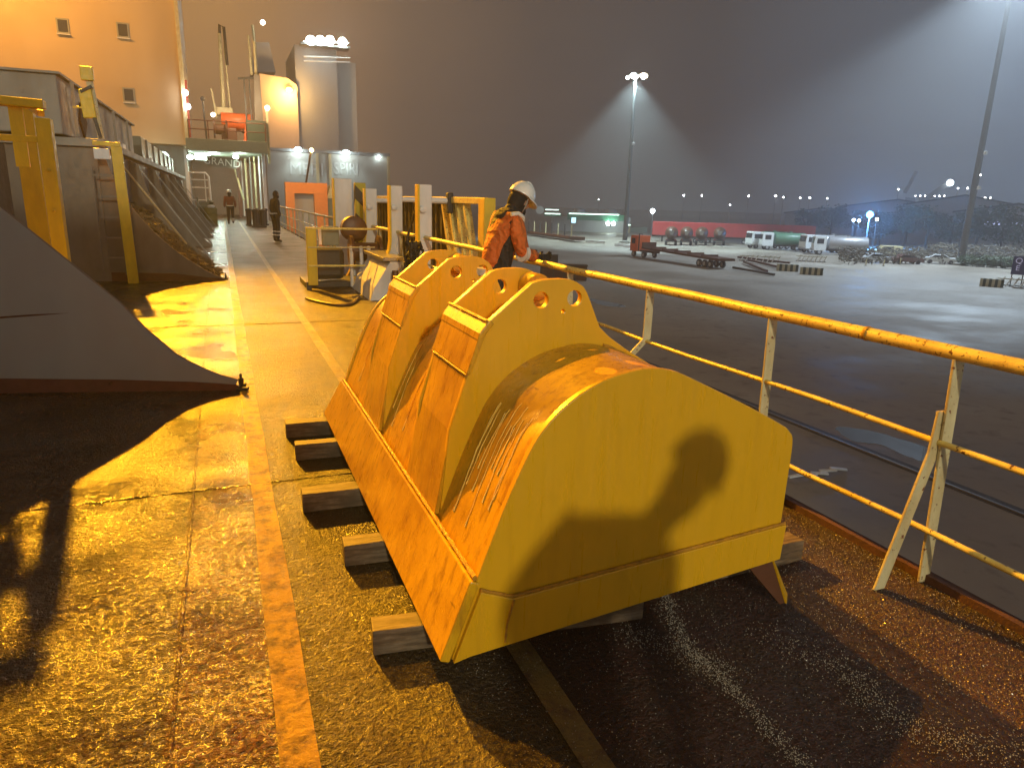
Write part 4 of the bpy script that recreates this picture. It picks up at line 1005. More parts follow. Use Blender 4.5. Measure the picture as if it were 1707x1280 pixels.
# colleague standing beside the photographer, leaning in to look; casts the shadow on the bucket side
lp_ = dict(STAND); lp_.update(pelvis=(-.12, .10, .93), chest=(.10, -.20, 1.30), neck=(.19, -.36, 1.46), head=(.24, -.43, 1.53), crown=(.27, -.49, 1.61), face=(1, -.2, -.3),
    hip_r=(-.10, .0, .88), hip_l=(-.12, .20, .88), knee_r=(.0, -.04, .48), knee_l=(-.02, .24, .48), ankle_r=(-.05, -.08, .09), toe_r=(.10, -.09, .045), ankle_l=(-.06, .26, .09), toe_l=(.10, .27, .045),
    sho_r=(.12, -.38, 1.30), elb_r=(.12, -.38, 1.03), wri_r=(.20, -.24, .80), sho_l=(.12, -.02, 1.45), elb_l=(.20, .16, 1.20), wri_l=(.25, .10, .86))
person((.73, -.62, -.0), R(80), 'person in dark clothes leaning to the right behind the camera', lp_, dict(jacket=M['navy'], trousers=M['navy'], helmet=M['helmet'], hood=True), None, True)

# ------------------------------------------------------------------ shed and tower ahead on the quay
M['shed'] = paint('pale_shed_cladding', (.42, .40, .38), (.25, .22, .20), .4, .6, .4, .05, (1, 1, .2))
M['tower'] = paint('grey_tower_cladding', (.25, .25, .265), (.16, .15, .15), .4, .6, .3, .05, (1, 1, .2))
SY = 100.0
def X(px, y): return ony(px, 300, y).x
def Z(py, px, y): return ony(px, py, y).z
sh = thing('harbour_shed', 'pale harbour shed ahead with a faded name in capital letters under two white lamps', 'shed', (12, SY, QZ))
MB().prism([(X(446, SY), SY), (X(648, SY), SY), (X(648, SY), SY + 40), (X(446, SY), SY + 40)], 'z', QZ, Z(256, 540, SY)).build('wall', M['shed'], sh)
MB().prism([(X(444, SY), SY - .3), (X(650, SY), SY - .3), (X(650, SY), SY + 40.3), (X(444, SY), SY + 40.3)], 'z', Z(256, 540, SY) + .005, Z(251, 540, SY)).build('roof', M['tower'], sh)
for px in (530, 551, 648): MB().box((X(px, SY), SY - .1, (QZ + Z(256, 540, SY)) / 2), (.35, .2, Z(256, 540, SY) - QZ)).build('pilaster', M['cream'], sh)
M['faded'] = flat('faded_white_lettering', (.55, .53, .53), .6)
for s, px in (('MERI', 512), ('SPIRI', 578)):
    me = text_mesh(s, 2.25, .03); w = max(v.co.x for v in me.vertices) - min(v.co.x for v in me.vertices)
    tw = X(px + (27 if s == 'MERI' else 20), SY) - X(px - (27 if s == 'MERI' else 20), SY)
    me.transform(Matrix.Translation((X(px, SY), SY - .05, Z(283, px, SY))) @ Matrix.Rotation(R(90), 4, 'X') @ Matrix.Diagonal((tw / w, 1, 1, 1)))
    link('lettering', me, M['faded'], sh)
M['white_lamp'] = emit('white_flood_lens', (.80, 1.0, .97), 60)
for px, py in ((497, 250), (577, 255)):
    p = ony(px, py, SY - 1.2)
    MB().bar((p.x, SY, p.z + .5), (p.x, SY - 1.2, p.z + .25), .12, .12).build('lamp_arm', M['dark'], sh)
    MB().ball((p.x, SY - 1.2, p.z), (.42, .36, .34)).build('lamp', M['white_lamp'], sh, 60)
    lamp('shed_lamp', 'SPOT', (p.x, SY - 1.7, p.z - .4), 420, (.75, 1, .95), (p.x, SY - .4, p.z - 9), .2, 120, .6)
p = ony(632, 262, SY - .5); MB().ball((p.x, SY - .4, p.z), .16).build('lamp', M['white_lamp'], sh, 60)
TY2 = 112.0
tw_ = thing('grain_tower', 'tall hazy tower behind the shed, orange lit on its left, floodlights on its gallery', 'tower', (X(520, TY2), TY2, QZ))
z1, z2 = Z(82, 540, TY2), Z(130, 470, TY2)
MB().prism([(X(500, TY2), TY2 - 1), (X(566, TY2), TY2 - 1), (X(566, TY2), TY2 + 14), (X(500, TY2), TY2 + 14)], 'z', QZ, z1).build('shaft', M['tower'], tw_)
MB().prism([(X(566, TY2) + .02, TY2), (X(598, TY2), TY2), (X(598, TY2), TY2 + 12), (X(566, TY2) + .02, TY2 + 12)], 'z', QZ, Z(105, 580, TY2)).build('shaft', M['shed'], tw_)
xa, xb = X(441, TY2), X(500, TY2) - .02
MB().prism([(xa, QZ), (xb, QZ), (xb, Z(146, 500, TY2)), (X(487, TY2), z2 - .3), (xa, z2)], 'y', TY2 - 2, TY2 + 8).build('annex', flat('annex_cladding', (.55, .40, .30), .6, 0, .5, .2), tw_)
MB().prism([(X(430, TY2), Z(120, 430, TY2)), (X(470, TY2), Z(120, 470, TY2)), (X(462, TY2), Z(70, 462, TY2)), (X(440, TY2), Z(70, 440, TY2))], 'y', TY2 + 1, TY2 + 7).build('hopper', M['tower'], tw_)
MB().box(((X(508, TY2) + X(585, TY2)) / 2, TY2 - 1.4, Z(82, 545, TY2)), (X(585, TY2) - X(508, TY2), 2.4, .3)).build('gallery', M['steel'], tw_)
for py in (76, 101, 108): MB().tube([(X(512, TY2), TY2 - 2.6, Z(py, 512, TY2)), (X(584, TY2), TY2 - 2.6, Z(py + 2, 584, TY2))], .09, 6).build('gallery_rail', M['white'], tw_)
for px in (518, 534, 550, 571):
    p = ony(px, 68 if px < 560 else 71, TY2 - 2.8); MB().ball(tuple(p), (.62, .4, .62)).build('floodlight', M['white_lamp'], tw_, 60)
    MB().tube([(p.x, p.y + .3, p.z), (p.x, p.y + .3, Z(82, px, TY2))], .1, 6).build('lamp_post', M['steel'], tw_)
lamp('gallery_flood', 'SPOT', (X(540, TY2), TY2 - 4.2, Z(72, 540, TY2)), 2200, (.50, .72, 1.0), (X(548, TY2), TY2 - 14, QZ), .4, 80, .5)
p = ony(482, 150, TY2 - 3); MB().ball((p.x, TY2 - 3, p.z), (.40, .3, .30)).build('sodium_lamp', emit('sodium_globe', (1, .55, .12), 60), tw_, 60)
MB().bar((p.x, TY2 - 2, p.z + .4), (p.x, TY2 - 3, p.z + .3), .12, .12).build('lamp_arm', M['dark'], tw_)
lamp('annex_lamp', 'POINT', (p.x, TY2 - 4.2, p.z - .5), 3200, (1, .55, .16), None, .3)
MB().tube([(X(440, TY2), TY2 + 3, Z(70, 440, TY2)), (X(438, TY2), TY2 + 3, Z(36, 438, TY2))], .18, 8).build('mast', M['stan'], tw_)
p = ony(438, 38, TY2 + 2.6); MB().ball(tuple(p), .35).build('mast_lamp', M['warm_lamp'], tw_, 60)
# orange portal frame on the quay ahead
PY = 58.0
pf = thing('portal_frame', 'orange lit square portal frame standing on the quay beyond the far railing', 'portal', (X(510, PY), PY, QZ))
M['portal'] = flat('orange_portal_paint', (.85, .26, .06), .55)
xA, xB, zT, zM = X(474, PY), X(544, PY), Z(305, 510, PY), Z(323, 510, PY)
MB().box(((xA + xB) / 2, PY, (zT + zM) / 2), (xB - xA, .6, zT - zM)).build('beam', M['portal'], pf)
for xa_, xb_ in ((xA, X(489, PY)), (X(522, PY), xB)): MB().box(((xa_ + xb_) / 2, PY, (QZ + zM) / 2 - .003), (xb_ - xa_, .6, zM - QZ - .006)).build('leg', M['portal'], pf)
MB().box(((X(489, PY) + X(522, PY)) / 2, PY + .4, (QZ + zM) / 2), (X(522, PY) - X(489, PY), .1, zM - QZ)).build('panel', M['shed'], pf)
lamp('portal_lamp', 'POINT', (X(510, PY), PY - 4.5, 4.6), 900, (1, .50, .12), None, .2)
MB().bar((X(510, PY), PY, zT), (X(510, PY), PY - 4.4, 4.85), .12, .12).build('lamp_arm', M['dark'], pf)
MB().ball((X(510, PY), PY - 4.45, 4.75), .14).build('lamp', M['sodium_lens'], pf, 60)
kb = thing('kiosk', 'small olive topped kiosk right of the orange portal frame', 'kiosk', (X(556, PY), PY, QZ))
MB().box((X(557, PY), PY + .5, (QZ + Z(330, 557, PY)) / 2), (1.4, 1.2, Z(330, 557, PY) - QZ)).build('cabin', M['green_grey'], kb)
MB().prism([(X(543, PY), Z(331, 545, PY)), (X(566, PY), Z(331, 566, PY)), (X(564, PY), Z(311, 566, PY)), (X(550, PY), Z(309, 550, PY))], 'y', PY - .2, PY + 1.2).build('hood', M['stan'], kb)

# ------------------------------------------------------------------ container yard on the right
M['red'] = paint('red_container_paint', (.50, .045, .045), (.25, .04, .035), .4, .5, .5, .1, (1, 1, .2))
M['truck_white'] = flat('white_cab_paint', (.72, .74, .74), .35, 0, 1, .15)
M['truck_orange'] = flat('orange_cab_paint', (.75, .13, .03), .4, 0, 1, .2)
M['green'] = flat('green_roof_sheet', (.05, .23, .12), .5, 0, .5, .2)
M['tank_grey'] = flat('grey_tank', (.42, .42, .44), .35, .3, 1, .2)
M['tank_green'] = flat('green_tank', (.10, .22, .14), .4, 0, 1, .2)
M['bush'] = None
def yframe(px, py): 
    p = onz(px, py, QZ); return p, -math.atan2(p.x, p.y)      # local +x points to the right as seen from the ship, +y away
def wheels(t, xs, y, r=.5, w=.32, z=0):
    for x in xs:
        tb = MB().lathe([(r * .55, 0), (r * .9, .0), (r, .05), (r, w - .05), (r * .9, w), (r * .55, w)], (x, y - w / 2, r + z), (0, 1, 0), 16).build('wheel', M['black'], t, 40, 0, False)
        MB().lathe([(.01, -.02), (r * .5, -.02), (r * .54, .03)], (x, y - w / 2, r + z), (0, 1, 0), 12).build('rim', M['tank_grey'], tb, 40, 0, False)
def cab(t, x0, L, h, mat, z=.75, w=2.5):
    """cab with its front towards local -x"""
    b = MB().prism([(x0 + .12, z), (x0 + L, z), (x0 + L, z + h), (x0 + .35, z + h), (x0 + .18, z + h * .95), (x0, z + h * .45)], 'y', -w / 2, w / 2)
    c = b.build('cab', mat, t, None, .06, False)
    MB().box((x0 + L * .52, -w / 2 - .012, z + h * .66), (L * .52, .03, h * .34)).build('side_window', M['pane'], c, None, 0, False)
    MB().prism([(x0 + .035, z + h * .50), (x0 + .135, z + h * .88), (x0 + .155, z + h * .88), (x0 + .055, z + h * .50)], 'y', -w / 2 + .15, w / 2 - .15).xf(Matrix.Translation((-.035, 0, 0))).build('windscreen', M['pane'], c, None, 0, False)
    MB().box((x0 + .06, 0, z + .12), (.22, w * .96, .34)).build('bumper', M['tank_grey'], t, None, .03, False)
    for y in (-w * .36, w * .36): MB().box((x0 - .06, y, z + .30), (.06, .32, .18)).build('headlight', M['white'], t, None, 0, False)
    return c
def tanker(px, py, label, capmat, tankmat, tl, group, rz=0):
    p, a = yframe(px, py)
    t = thing('tank_truck', label, 'truck', p, a + rz, group)
    cab(t, 0, 2.1, 2.5, capmat)
    MB().box((5.2, 0, .85), (8.6, 1.0, .25)).build('chassis', M['dark'], t, None, 0, False)
    MB().lathe([(.3, 0), (1.0, .12), (1.15, .35), (1.15, tl - .35), (1.0, tl - .12), (.3, tl)], (2.5, 0, 2.15), (1, 0, 0), 24).build('tank', tankmat, t, 40, 0, False)
    MB().box((2.5 + tl / 2, 0, 3.32), (tl * .7, .5, .08)).build('walkway', M['dark'], t, None, 0, False)
    MB().lathe([(.3, 0), (.3, .25), (.2, .28)], (2.5 + tl * .5, 0, 3.25), (0, 0, 1), 14).build('manhole', tankmat, t, 40, 0, False)
    wheels(t, (1.1, 6.6, 7.9), -1.05); wheels(t, (1.1, 6.6, 7.9), 1.05)
    return t
tanker(1266, 416, 'white cab truck with green tank before the red containers', M['truck_white'], M['tank_green'], 6.0, 'white cab tank trucks', R(14))
tanker(1352, 424, 'white and blue cab truck with grey tank beside parked cars', M['truck_white'], M['tank_grey'], 6.6, 'white cab tank trucks', R(10))
tanker(1246, 414, 'white cab of the tank truck half hidden at the left of the green tank truck', M['truck_white'], M['tank_green'], 6.0, 'white cab tank trucks', R(30))
tanker(1335, 421, 'white cab of the tank truck half hidden at the left of the grey tank truck', M['truck_white'], M['tank_grey'], 6.6, 'white cab tank trucks', R(28))
# red semi-trailers parked end to end
for k, (px, py) in enumerate(((1085, 402), (1165, 404), (1245, 406))):
    p, a = yframe(px, py)
    t = thing('container_trailer', ['long red container on a trailer, leftmost, behind the rounded drums', 'long red container on a trailer, middle of the red row', 'long red container on a trailer, right end of the row, behind the white cab'][k], 'container', p, a - R(3), 'red containers on trailers')
    MB().box((7.0, 0, 2.85), (13.6, 2.5, 2.9)).build('container', M['red'], t, None, .05, False)
    for i in range(22): MB().box((.6 + i * .60, -1.27, 2.85), (.28, .05, 2.6)).build('corrugation', M['red'], t, None, 0, False) if i % 2 == 0 else None
    MB().box((7.0, 0, 1.2), (13.6, 1.2, .3)).build('chassis', M['dark'], t, None, 0, False)
    wheels(t, (9.5, 10.8, 12.1), -1.05); MB().box((2.4, 0, .6), (.3, 1.6, 1.15)).build('landing_leg', M['dark'], t, None, 0, False)
for k, px in enumerate((1118, 1143, 1168, 1198)):
    p, a = yframe(px, 409)
    t = thing('mixer_truck', ['leftmost rounded brown mixer drum truck seen from behind', 'second rounded brown mixer drum truck from the left, seen from behind', 'third brown mixer drum truck from the left, seen from behind', 'rightmost brown mixer drum truck, seen from behind'][k], 'truck', p, a, 'mixer trucks seen from behind')
    MB().lathe([(.35, -1.2), (.9, -.7), (1.25, .3), (1.3, 1.4), (1.0, 3.0), (.5, 3.6)], (0, 0, 2.3), (0, 1, .08), 20).build('drum', M['brown'], t, 40, 0, False)
    MB().box((0, 1.2, .95), (1.9, 5.5, .3)).build('chassis', M['dark'], t, None, 0, False)
    MB().prism([(-.5, 2.9), (.5, 2.9), (.25, 2.1), (-.25, 2.1)], 'y', -1.5, -1.2).build('chute', M['steel'], t, None, 0, False)
    for s in (-1, 1):
        MB().lathe([(.3, 0), (.48, .02), (.5, .05), (.5, .5), (.3, .52)], (s * .95 - .26, -.4, .5), (1, 0, 0), 16).build('wheel', M['black'], t, 40, 0, False)
        MB().box((s * .9, -1.25, 1.15), (.3, .06, .16)).build('tail_lamp', M['red'], t, None, 0, False)
# orange terminal tractor with a long flatbed, parallel to the quay edge
p = onz(1060, 427, QZ)
t = thing('terminal_tractor', 'orange red terminal tractor pulling a long rusty empty flatbed trailer', 'truck', p, R(-90))
cab(t, .0, 1.9, 2.35, M['truck_orange'], .85, 2.4)
MB().box((3.6, 0, .95), (4.2, 1.0, .3)).build('tractor_chassis', M['rust'], t, None, 0, False)
MB().tube([(2.05, -.9, .95), (2.05, -.9, 3.5)], .09, 8).build('exhaust', M['dark'], t, 40, 0, False)
MB().prism([(3.5, 1.35), (21.5, 1.05), (21.5, 1.35), (3.5, 1.62)], 'y', -1.3, 1.3).build('flatbed', M['rust'], t, None, 0, False)
for x in (6, 9, 12, 15, 18): MB().box((x, 0, 1.72 - (x - 3.5) * .0155), (.2, 2.6, .22)).build('cross_beam', M['oxide'], t, None, 0, False)
MB().prism([(3.4, 1.62), (3.6, 1.62), (3.6, 2.3), (3.4, 2.3)], 'y', -1.2, 1.2).build('headboard', M['rust'], t, None, 0, False)
for y in (-.95, .95): wheels(t, (.9, 3.7, 17.2, 18.4, 19.6), y)
# parked cars
def car(px, py, label, mat, rz=0, van=False):
    p, a = yframe(px, py); t = thing('parked_car', label, 'car', p, a + rz, 'cars parked along the yard edge')
    pr = [(-2.2, .35), (2.2, .35), (2.25, .8), (1.9, .95), (1.15, 1.0), (.55, 1.42), (-.9, 1.45), (-1.55, 1.0), (-2.2, .9), (-2.28, .6)] if not van else [(-2.2, .4), (2.2, .4), (2.2, 1.9), (-1.0, 1.95), (-1.6, 1.2), (-2.2, 1.05)]
    MB().prism(pr, 'y', -.86, .86).build('body', mat, t, None, .05, False)
    gl = [(1.0, 1.02), (.5, 1.36), (-.85, 1.38), (-1.35, 1.03)] if not van else [(.3, 1.25), (.3, 1.75), (-.95, 1.78), (-1.4, 1.25)]
    MB().prism(gl, 'y', -.872, .872).build('windows', M['pane'], t, None, 0, False)
    for s in (-.8, .8):
        for x in (-1.4, 1.4): MB().lathe([(.2, 0), (.32, .0), (.33, .04), (.33, .2), (.2, .22)], (x, s - .1, .33), (0, 1, 0), 14).build('wheel', M['black'], t, 40, 0, False)
        MB().box((-2.25, s * .75, .72), (.06, .3, .14)).build('headlight', M['white'], t, None, 0, False)
M['car_silver'] = flat('silver_car_paint', (.55, .57, .60), .3, .2, 1, .1); M['car_dark'] = flat('dark_car_paint', (.05, .04, .045), .3, 0, 1, .1)
M['car_brown'] = flat('maroon_car_paint', (.14, .07, .06), .3, 0, 1, .1)
car(1424, 434, 'dark car with a pale bonnet behind the grey tank', M['car_dark'], R(35))
car(1458, 438, 'pale silver blue car in the middle of the parked row', M['car_silver'], R(30))
car(1478, 428, 'cream van behind the silver blue car', M['stan'], R(20), True)
car(1510, 440, 'maroon car next to the silver blue one', M['car_brown'], R(25))
car(1566, 440, 'white saloon at the right end of the parked row near the tall mast', M['truck_white'], R(6))
# bollards, barriers, beams
for k, (px, py) in enumerate(((1412, 436), (1443, 443), (1473, 444), (1500, 441))):
    p, a = yframe(px, py); t = thing('bollard', ['leftmost thin pale bollard before the parked cars', 'second thin pale bollard from the left', 'third thin pale bollard from the left', 'rightmost thin pale bollard before the maroon car'][k], 'bollard', p, 0, 'thin bollards before the cars')
    MB().lathe([(.07, 0), (.07, .95), (.03, 1.0)], (0, 0, 0), (0, 0, 1), 10).build('post', M['stan'], t, 40, 0, False)
    MB().lathe([(.2, 0), (.2, .05), (.08, .08)], (0, 0, 0), (0, 0, 1), 12).build('foot', M['dark'], t, 40, 0, False)
def striped_barrier(px, py, label, n=4, L=2.6):
    p, a = yframe(px, py); t = thing('concrete_barrier', label, 'barrier', p, a, 'striped concrete barriers')
    for i in range(n * 2):
        x = -L / 2 + L * (i + .5) / (n * 2)
        MB().prism([(-.35, 0), (.35, 0), (.22, .35), (.15, .85), (-.15, .85), (-.22, .35)], 'x', x - L / (4 * n) + .002, x + L / (4 * n) - .002).build('segment', M['stripe_dark' if i % 2 else 'stripe_pale'], t, None, 0, False)
M['stripe_dark'] = flat('barrier_dark_band', (.03, .05, .03), .7); M['stripe_pale'] = flat('barrier_pale_band', (.45, .43, .30), .7)
striped_barrier(1312, 452, 'low green striped concrete barrier, left one on the bright yard floor')
striped_barrier(1352, 458, 'low red brown striped concrete barrier, right one on the bright yard floor')
striped_barrier(1652, 478, 'low dark striped concrete barrier beside the blue sign', 4, 2.2)
def trestle(px, py, label, n, L):
    p, a = yframe(px, py); t = thing('trestle_barrier', label, 'barrier', p, a, 'white trestle barriers')
    for i in range(n):
        x = -L / 2 + L * i / (n - 1); MB().bar((x, -.2, 0), (x + .45, .1, 1.0), .16, .08).build('leg', M['white'], t, None, 0, False)
    for z in (.12, .8): MB().box((.1, 0, z), (L + .6, .1, .10)).build('beam', M['dark'] if z < .5 else M['stripe_pale'], t, None, 0, False)
trestle(1350, 437, 'white slanting trestle barrier before the grey tank truck', 7, 3.6)
trestle(1688, 478, 'white trestle barrier under the blue sign', 5, 2.6)
trestle(1246, 436, 'white trestle barrier behind the loose beams, left one', 4, 2.0)
trestle(1282, 438, 'white trestle barrier behind the loose beams, right one', 4, 2.0)
for k, ((xa_, ya_), (xb_, yb_)) in enumerate((((1230, 432), (1316, 441)), ((1248, 437), (1306, 450)), ((1240, 440), (1278, 455)), ((1222, 450), (1290, 461)))):
    a_, b_ = onz(xa_, ya_, QZ), onz(xb_, yb_, QZ)
    tag(MB().bar((a_.x, a_.y, QZ + .3), (b_.x, b_.y, QZ + .22), .30, .26).build('timber_beam', M['rust'] if k != 3 else M['dark']), ['longest loose beam lying behind the flatbed', 'beam pointing at the green striped barrier', 'shortest loose beam behind the flatbed', 'beam lying nearest the ship beside the flatbed'][k], 'beam', 'loose beams by the flatbed')
for k, (px, py) in enumerate(((984, 405), (1000, 406), (1033, 411), (1050, 413))):
    p, a = yframe(px, py); tag(MB().prism([(-.4, 0), (.4, 0), (.3, .55), (-.3, .55)], 'x', -1.0, 1.0).xf(Matrix.Translation(p) @ Matrix.Rotation(a, 4, 'Z')).build('barrier_block', M['white']),
        ['leftmost white block on the yard beyond the rusty rack', 'white block second from left beyond the rusty rack', 'white block a little left of the orange tractor', 'white block just left of the orange tractor'][k], 'block', 'white blocks on the yard')
# rusty flat rack with posts
a_, b_ = onz(884, 392, QZ), onz(966, 404, QZ); d = (b_ - a_); L = d.length; an = math.atan2(d.y, d.x)
t = thing('flat_rack', 'long rusty orange flat rack with upright posts on the quay behind the worker', 'flat rack', a_, an)
MB().box((L / 2, 0, .7), (L, 2.4, .7)).build('bed', M['rust'], t, None, 0, False)
MB().box((L / 2, -1.22, .85), (L * .8, .06, .3)).build('side_band', flat('rust_orange_band', (.30, .09, .03)), t, None, 0, False)
for i in range(8): MB().box((L * (i + .5) / 8, -1.1, 2.2), (.22, .22, 2.4)).build('post', M['stan'] if i % 2 else M['dark'], t, None, 0, False)
# green roofed station with lit eaves
p, a = yframe(948, 386)
t = thing('fuel_station', 'low green roofed station with bright strip lights along its eaves', 'station', p, a)
k_ = p.length / 1165.0
MB().box((6, 4, 2.1), (22, 6, 4.2)).build('wall', M['shed'], t, None, 0, False)
MB().box((7.2, 0, 4.1), (15.5, 9, 1.6)).build('roof', M['green'], t, None, 0, False)
MB().box((-4.6, 0, 4.3), (4.6, 9, .5)).build('canopy', M['green'], t, None, 0, False)
M['strip'] = emit('strip_light', (.70, 1, .85), 3.0)
MB().box((6.6, -4.56, 4.95), (13.5, .1, .30)).build('strip_light', M['strip'], t, None, 0, False)
MB().box((-4.6, -4.56, 4.75), (4.2, .1, .30)).build('strip_light', M['strip'], t, None, 0, False)
MB().box((-4.8, -4.56, 5.8), (3.6, .1, .25)).build('strip_light', M['strip'], t, None, 0, False)
MB().box((1.2, -4.7, 3.2), (1.2, .1, 1.4)).build('lit_window', emit('blue_lit_window', (.45, .8, 1), 2.2), t, None, 0, False)
for x in (10.5, 12.0): MB().ball((x, -5, 2.6), .5).build('lamp', M['white_lamp'], t, 60, 0, False)
MB().lathe([(.9, 0), (1.1, 0), (1.1, .3), (.9, .3)], (-8.2, -3, 5.6), (0, 1, 0), 20).build('round_sign', M['white'], t, 60, 0, False)
for px, lab in ((965, 'pale domed tank behind the green roofed station'), (1017, 'farther pale domed tank right of the green roofed station')):
    p, a = yframe(px, 380); t = thing('storage_tank', lab, 'tank', p, a, 'domed tanks behind the station')
    MB().lathe([(2.0, 0), (2.0, 5.2), (1.6, 6.0), (.1, 6.6)], (0, 8, 0), (0, 0, 1), 20).build('shell', M['tank_grey'], t, 40, 0, False)
    MB().bar((2.05, 8, 0), (2.05, 8, 5.4), .4, .1).build('ladder', M['dark'], t, None, 0, False)
# small light lorry left of the orange tractor
p, a = yframe(1038, 393)
t = thing('small_lorry', 'small pale lorry with lamps on, left of the orange tractor', 'lorry', p, a)
cab(t, 0, 1.7, 2.0, M['stan'], .7, 2.0)
MB().box((3.9, 0, 1.6), (4.2, 2.0, 1.3)).build('load_bed', M['green_grey'], t, None, 0, False); wheels(t, (.9, 4.6), -.85, .42)
MB().ball((1.2, -1.05, 2.75), (.7, .1, .14)).build('roof_lamp', M['strip'], t, 60, 0, False)
# crates behind the worker on the quay
p, a = yframe(940, 466)
t = thing('crate_stack', 'dark open crates on the quay below the railing by the worker', 'crate stack', p, a)
MB().box((0, 0, .8), (4.6, 1.6, 1.5)).build('crate', M['rust'], t, None, .03, False)
for x in (-2.2, -1.1, 0, 1.1, 2.2): MB().box((x, -.84, .8), (.12, .08, 1.6)).build('batten', M['dark'], t, None, 0, False)
MB().box((0, -.85, 1.55), (4.7, .12, .14)).build('top_batten', M['dark'], t, None, 0, False)
MB().box((-1.6, 1.4, 1.2), (1.8, 1.2, 2.4)).build('tall_crate', M['dark'], t, None, .03, False)
# blue sign
p, a = yframe(1692, 478)
t = thing('blue_sign', 'upright blue sign board with white characters at the right edge', 'sign', p, a)
MB().box((0, .3, 2.3), (1.3, .12, 2.0)).build('board', flat('blue_sign_face', (.04, .045, .15), .5), t, None, 0, False)
for x in (-.5, .5): MB().box((x, .42, 1.0), (.1, .1, 2.0)).build('post', M['dark'], t, None, 0, False)
for s, z, sz in (('Q', 2.8, .85), ('E', 2.0, .8)):
    me = text_mesh(s, sz, .02); me.transform(Matrix.Translation((-.1, .22, z)) @ Matrix.Rotation(R(90), 4, 'X'))
    link('lettering', me, emit('sign_lettering', (.6, .6, .85), .22), t, None, 0, False)

# ------------------------------------------------------------------ hedge, trees, debris
def leaf_mat(name, col):
    m, t, b = _nodes(name)
    g = t.nodes.new('ShaderNodeNewGeometry')
    t.links.new(_ramp(t, g.outputs['Random Per Island'], [(.0, tuple(c * .5 for c in col)), (1, tuple(c * 1.5 for c in col))]), b.inputs['Base Color']); b.inputs['Roughness'].default_value = .6
    return m
M['leaf'] = leaf_mat('dark_foliage', (.035, .055, .025)); M['leaf2'] = leaf_mat('hedge_foliage', (.05, .075, .03)); M['trunk'] = flat('bark', (.06, .045, .03), .9)
def leaves(n, blobs, size, seed):
    r = random.Random(seed); vs = []; fs = []
    for _ in range(n):
        c, rad = r.choice(blobs); u = Vector((r.gauss(0, 1), r.gauss(0, 1), r.gauss(0, 1))).normalized() * (r.random() ** .45)
        p = Vector(c) + Vector((u.x * rad[0], u.y * rad[1], u.z * rad[2])); s = size * r.uniform(.6, 1.3)
        a = Vector((r.gauss(0, 1), r.gauss(0, 1), r.gauss(0, 1))).normalized(); b = a.orthogonal().normalized()
        k = len(vs); vs += [p - a * s - b * s * .3, p + a * s - b * s * .3, p + a * s * .7 + b * s * .5, p - a * s * .6 + b * s * .5]; fs.append([k, k + 1, k + 2, k + 3])
    return MB().add(vs, fs)
p, a = yframe(1655, 447)
hd = thing('hedge', 'long dark clipped hedge along the yard edge right of the tall mast', 'hedge', p, a)
leaves(5200, [((x, .8, .9), (1.3, 1.0, .95)) for x in [-3.5 + i * 1.2 for i in range(14)]], .16, 4).build('foliage', M['leaf2'], hd, None, 0, False)
MB().tube([(-4, .8, .3), (4, .8, .35), (12, .8, .3)], .12, 6).build('stem', M['trunk'], hd, None, 0, False)
r = random.Random(12); db_ = MB()
for i in range(2600):
    px = r.uniform(1395, 1760); q = onz(px, 447 + r.uniform(-2, 0), QZ); f = 1.05 + r.random() * .22
    db_.box((q.x * f, q.y * f, QZ + r.uniform(.2, 2.6) * (1 if px > 1540 else .7)), (r.uniform(.08, .45), r.uniform(.08, .4), r.uniform(.05, .25)), (r.uniform(0, 1), r.uniform(0, 1), r.uniform(0, 3)))
tag(db_.build('rubble_heap', flat('pale_rubble', (.16, .145, .115), .8, 0, .3, .8)), 'long heap of pale glinting rubble behind the parked cars and hedge', 'rubble heap', None, 'stuff')
def tree(px, dist, h, w, label, seed):
    q = atr(px, 380, dist); r = random.Random(seed)
    t = thing('tree', label, 'tree', (q.x, q.y, QZ), 0, 'dark trees beyond the yard')
    MB().tube([(0, 0, 0), (.1, 0, h * .35), (.2, .1, h * .7)], [.35, .25, .08], 8).bar((.1, 0, h * .35), (w * .4, .3, h * .6), .15, .15).bar((.1, 0, h * .4), (-w * .4, -.2, h * .65), .15, .15).build('trunk', M['trunk'], t, None, 0, False)
    bl = [((r.uniform(-.6, .6) * w, r.uniform(-.5, .5) * w, h * r.uniform(.35, .9)), (w * r.uniform(.25, .5), w * r.uniform(.25, .5), h * r.uniform(.10, .2))) for _ in range(12)]
    leaves(1300, bl, .34, seed).build('crown', M['leaf'], t, None, 0, False)
for k, (px, dist, h, w, lab) in enumerate(((1345, 205, 8, 5, 'dark tree just right of the red container row'), (1385, 200, 9, 6, 'broad dark tree behind the grey tank truck'), (1425, 210, 8, 6, 'dark tree left below the blue lamp'), (1468, 190, 8, 6, 'dark tree right below the blue lamp'),
        (1512, 195, 9, 6, 'dark tree below the row of small crane lights'), (1548, 185, 10, 6, 'tall dark tree left of the tall right mast'), (1588, 190, 9, 6, 'dark tree directly behind the tall right mast'), (1632, 175, 9, 6, 'dark tree right of the tall right mast'), (1672, 170, 10, 7, 'big dark tree near the right edge'), (1715, 165, 9, 7, 'dark tree at the right edge above the blue sign'))):
    tree(px, dist, h, w, lab, 20 + k)
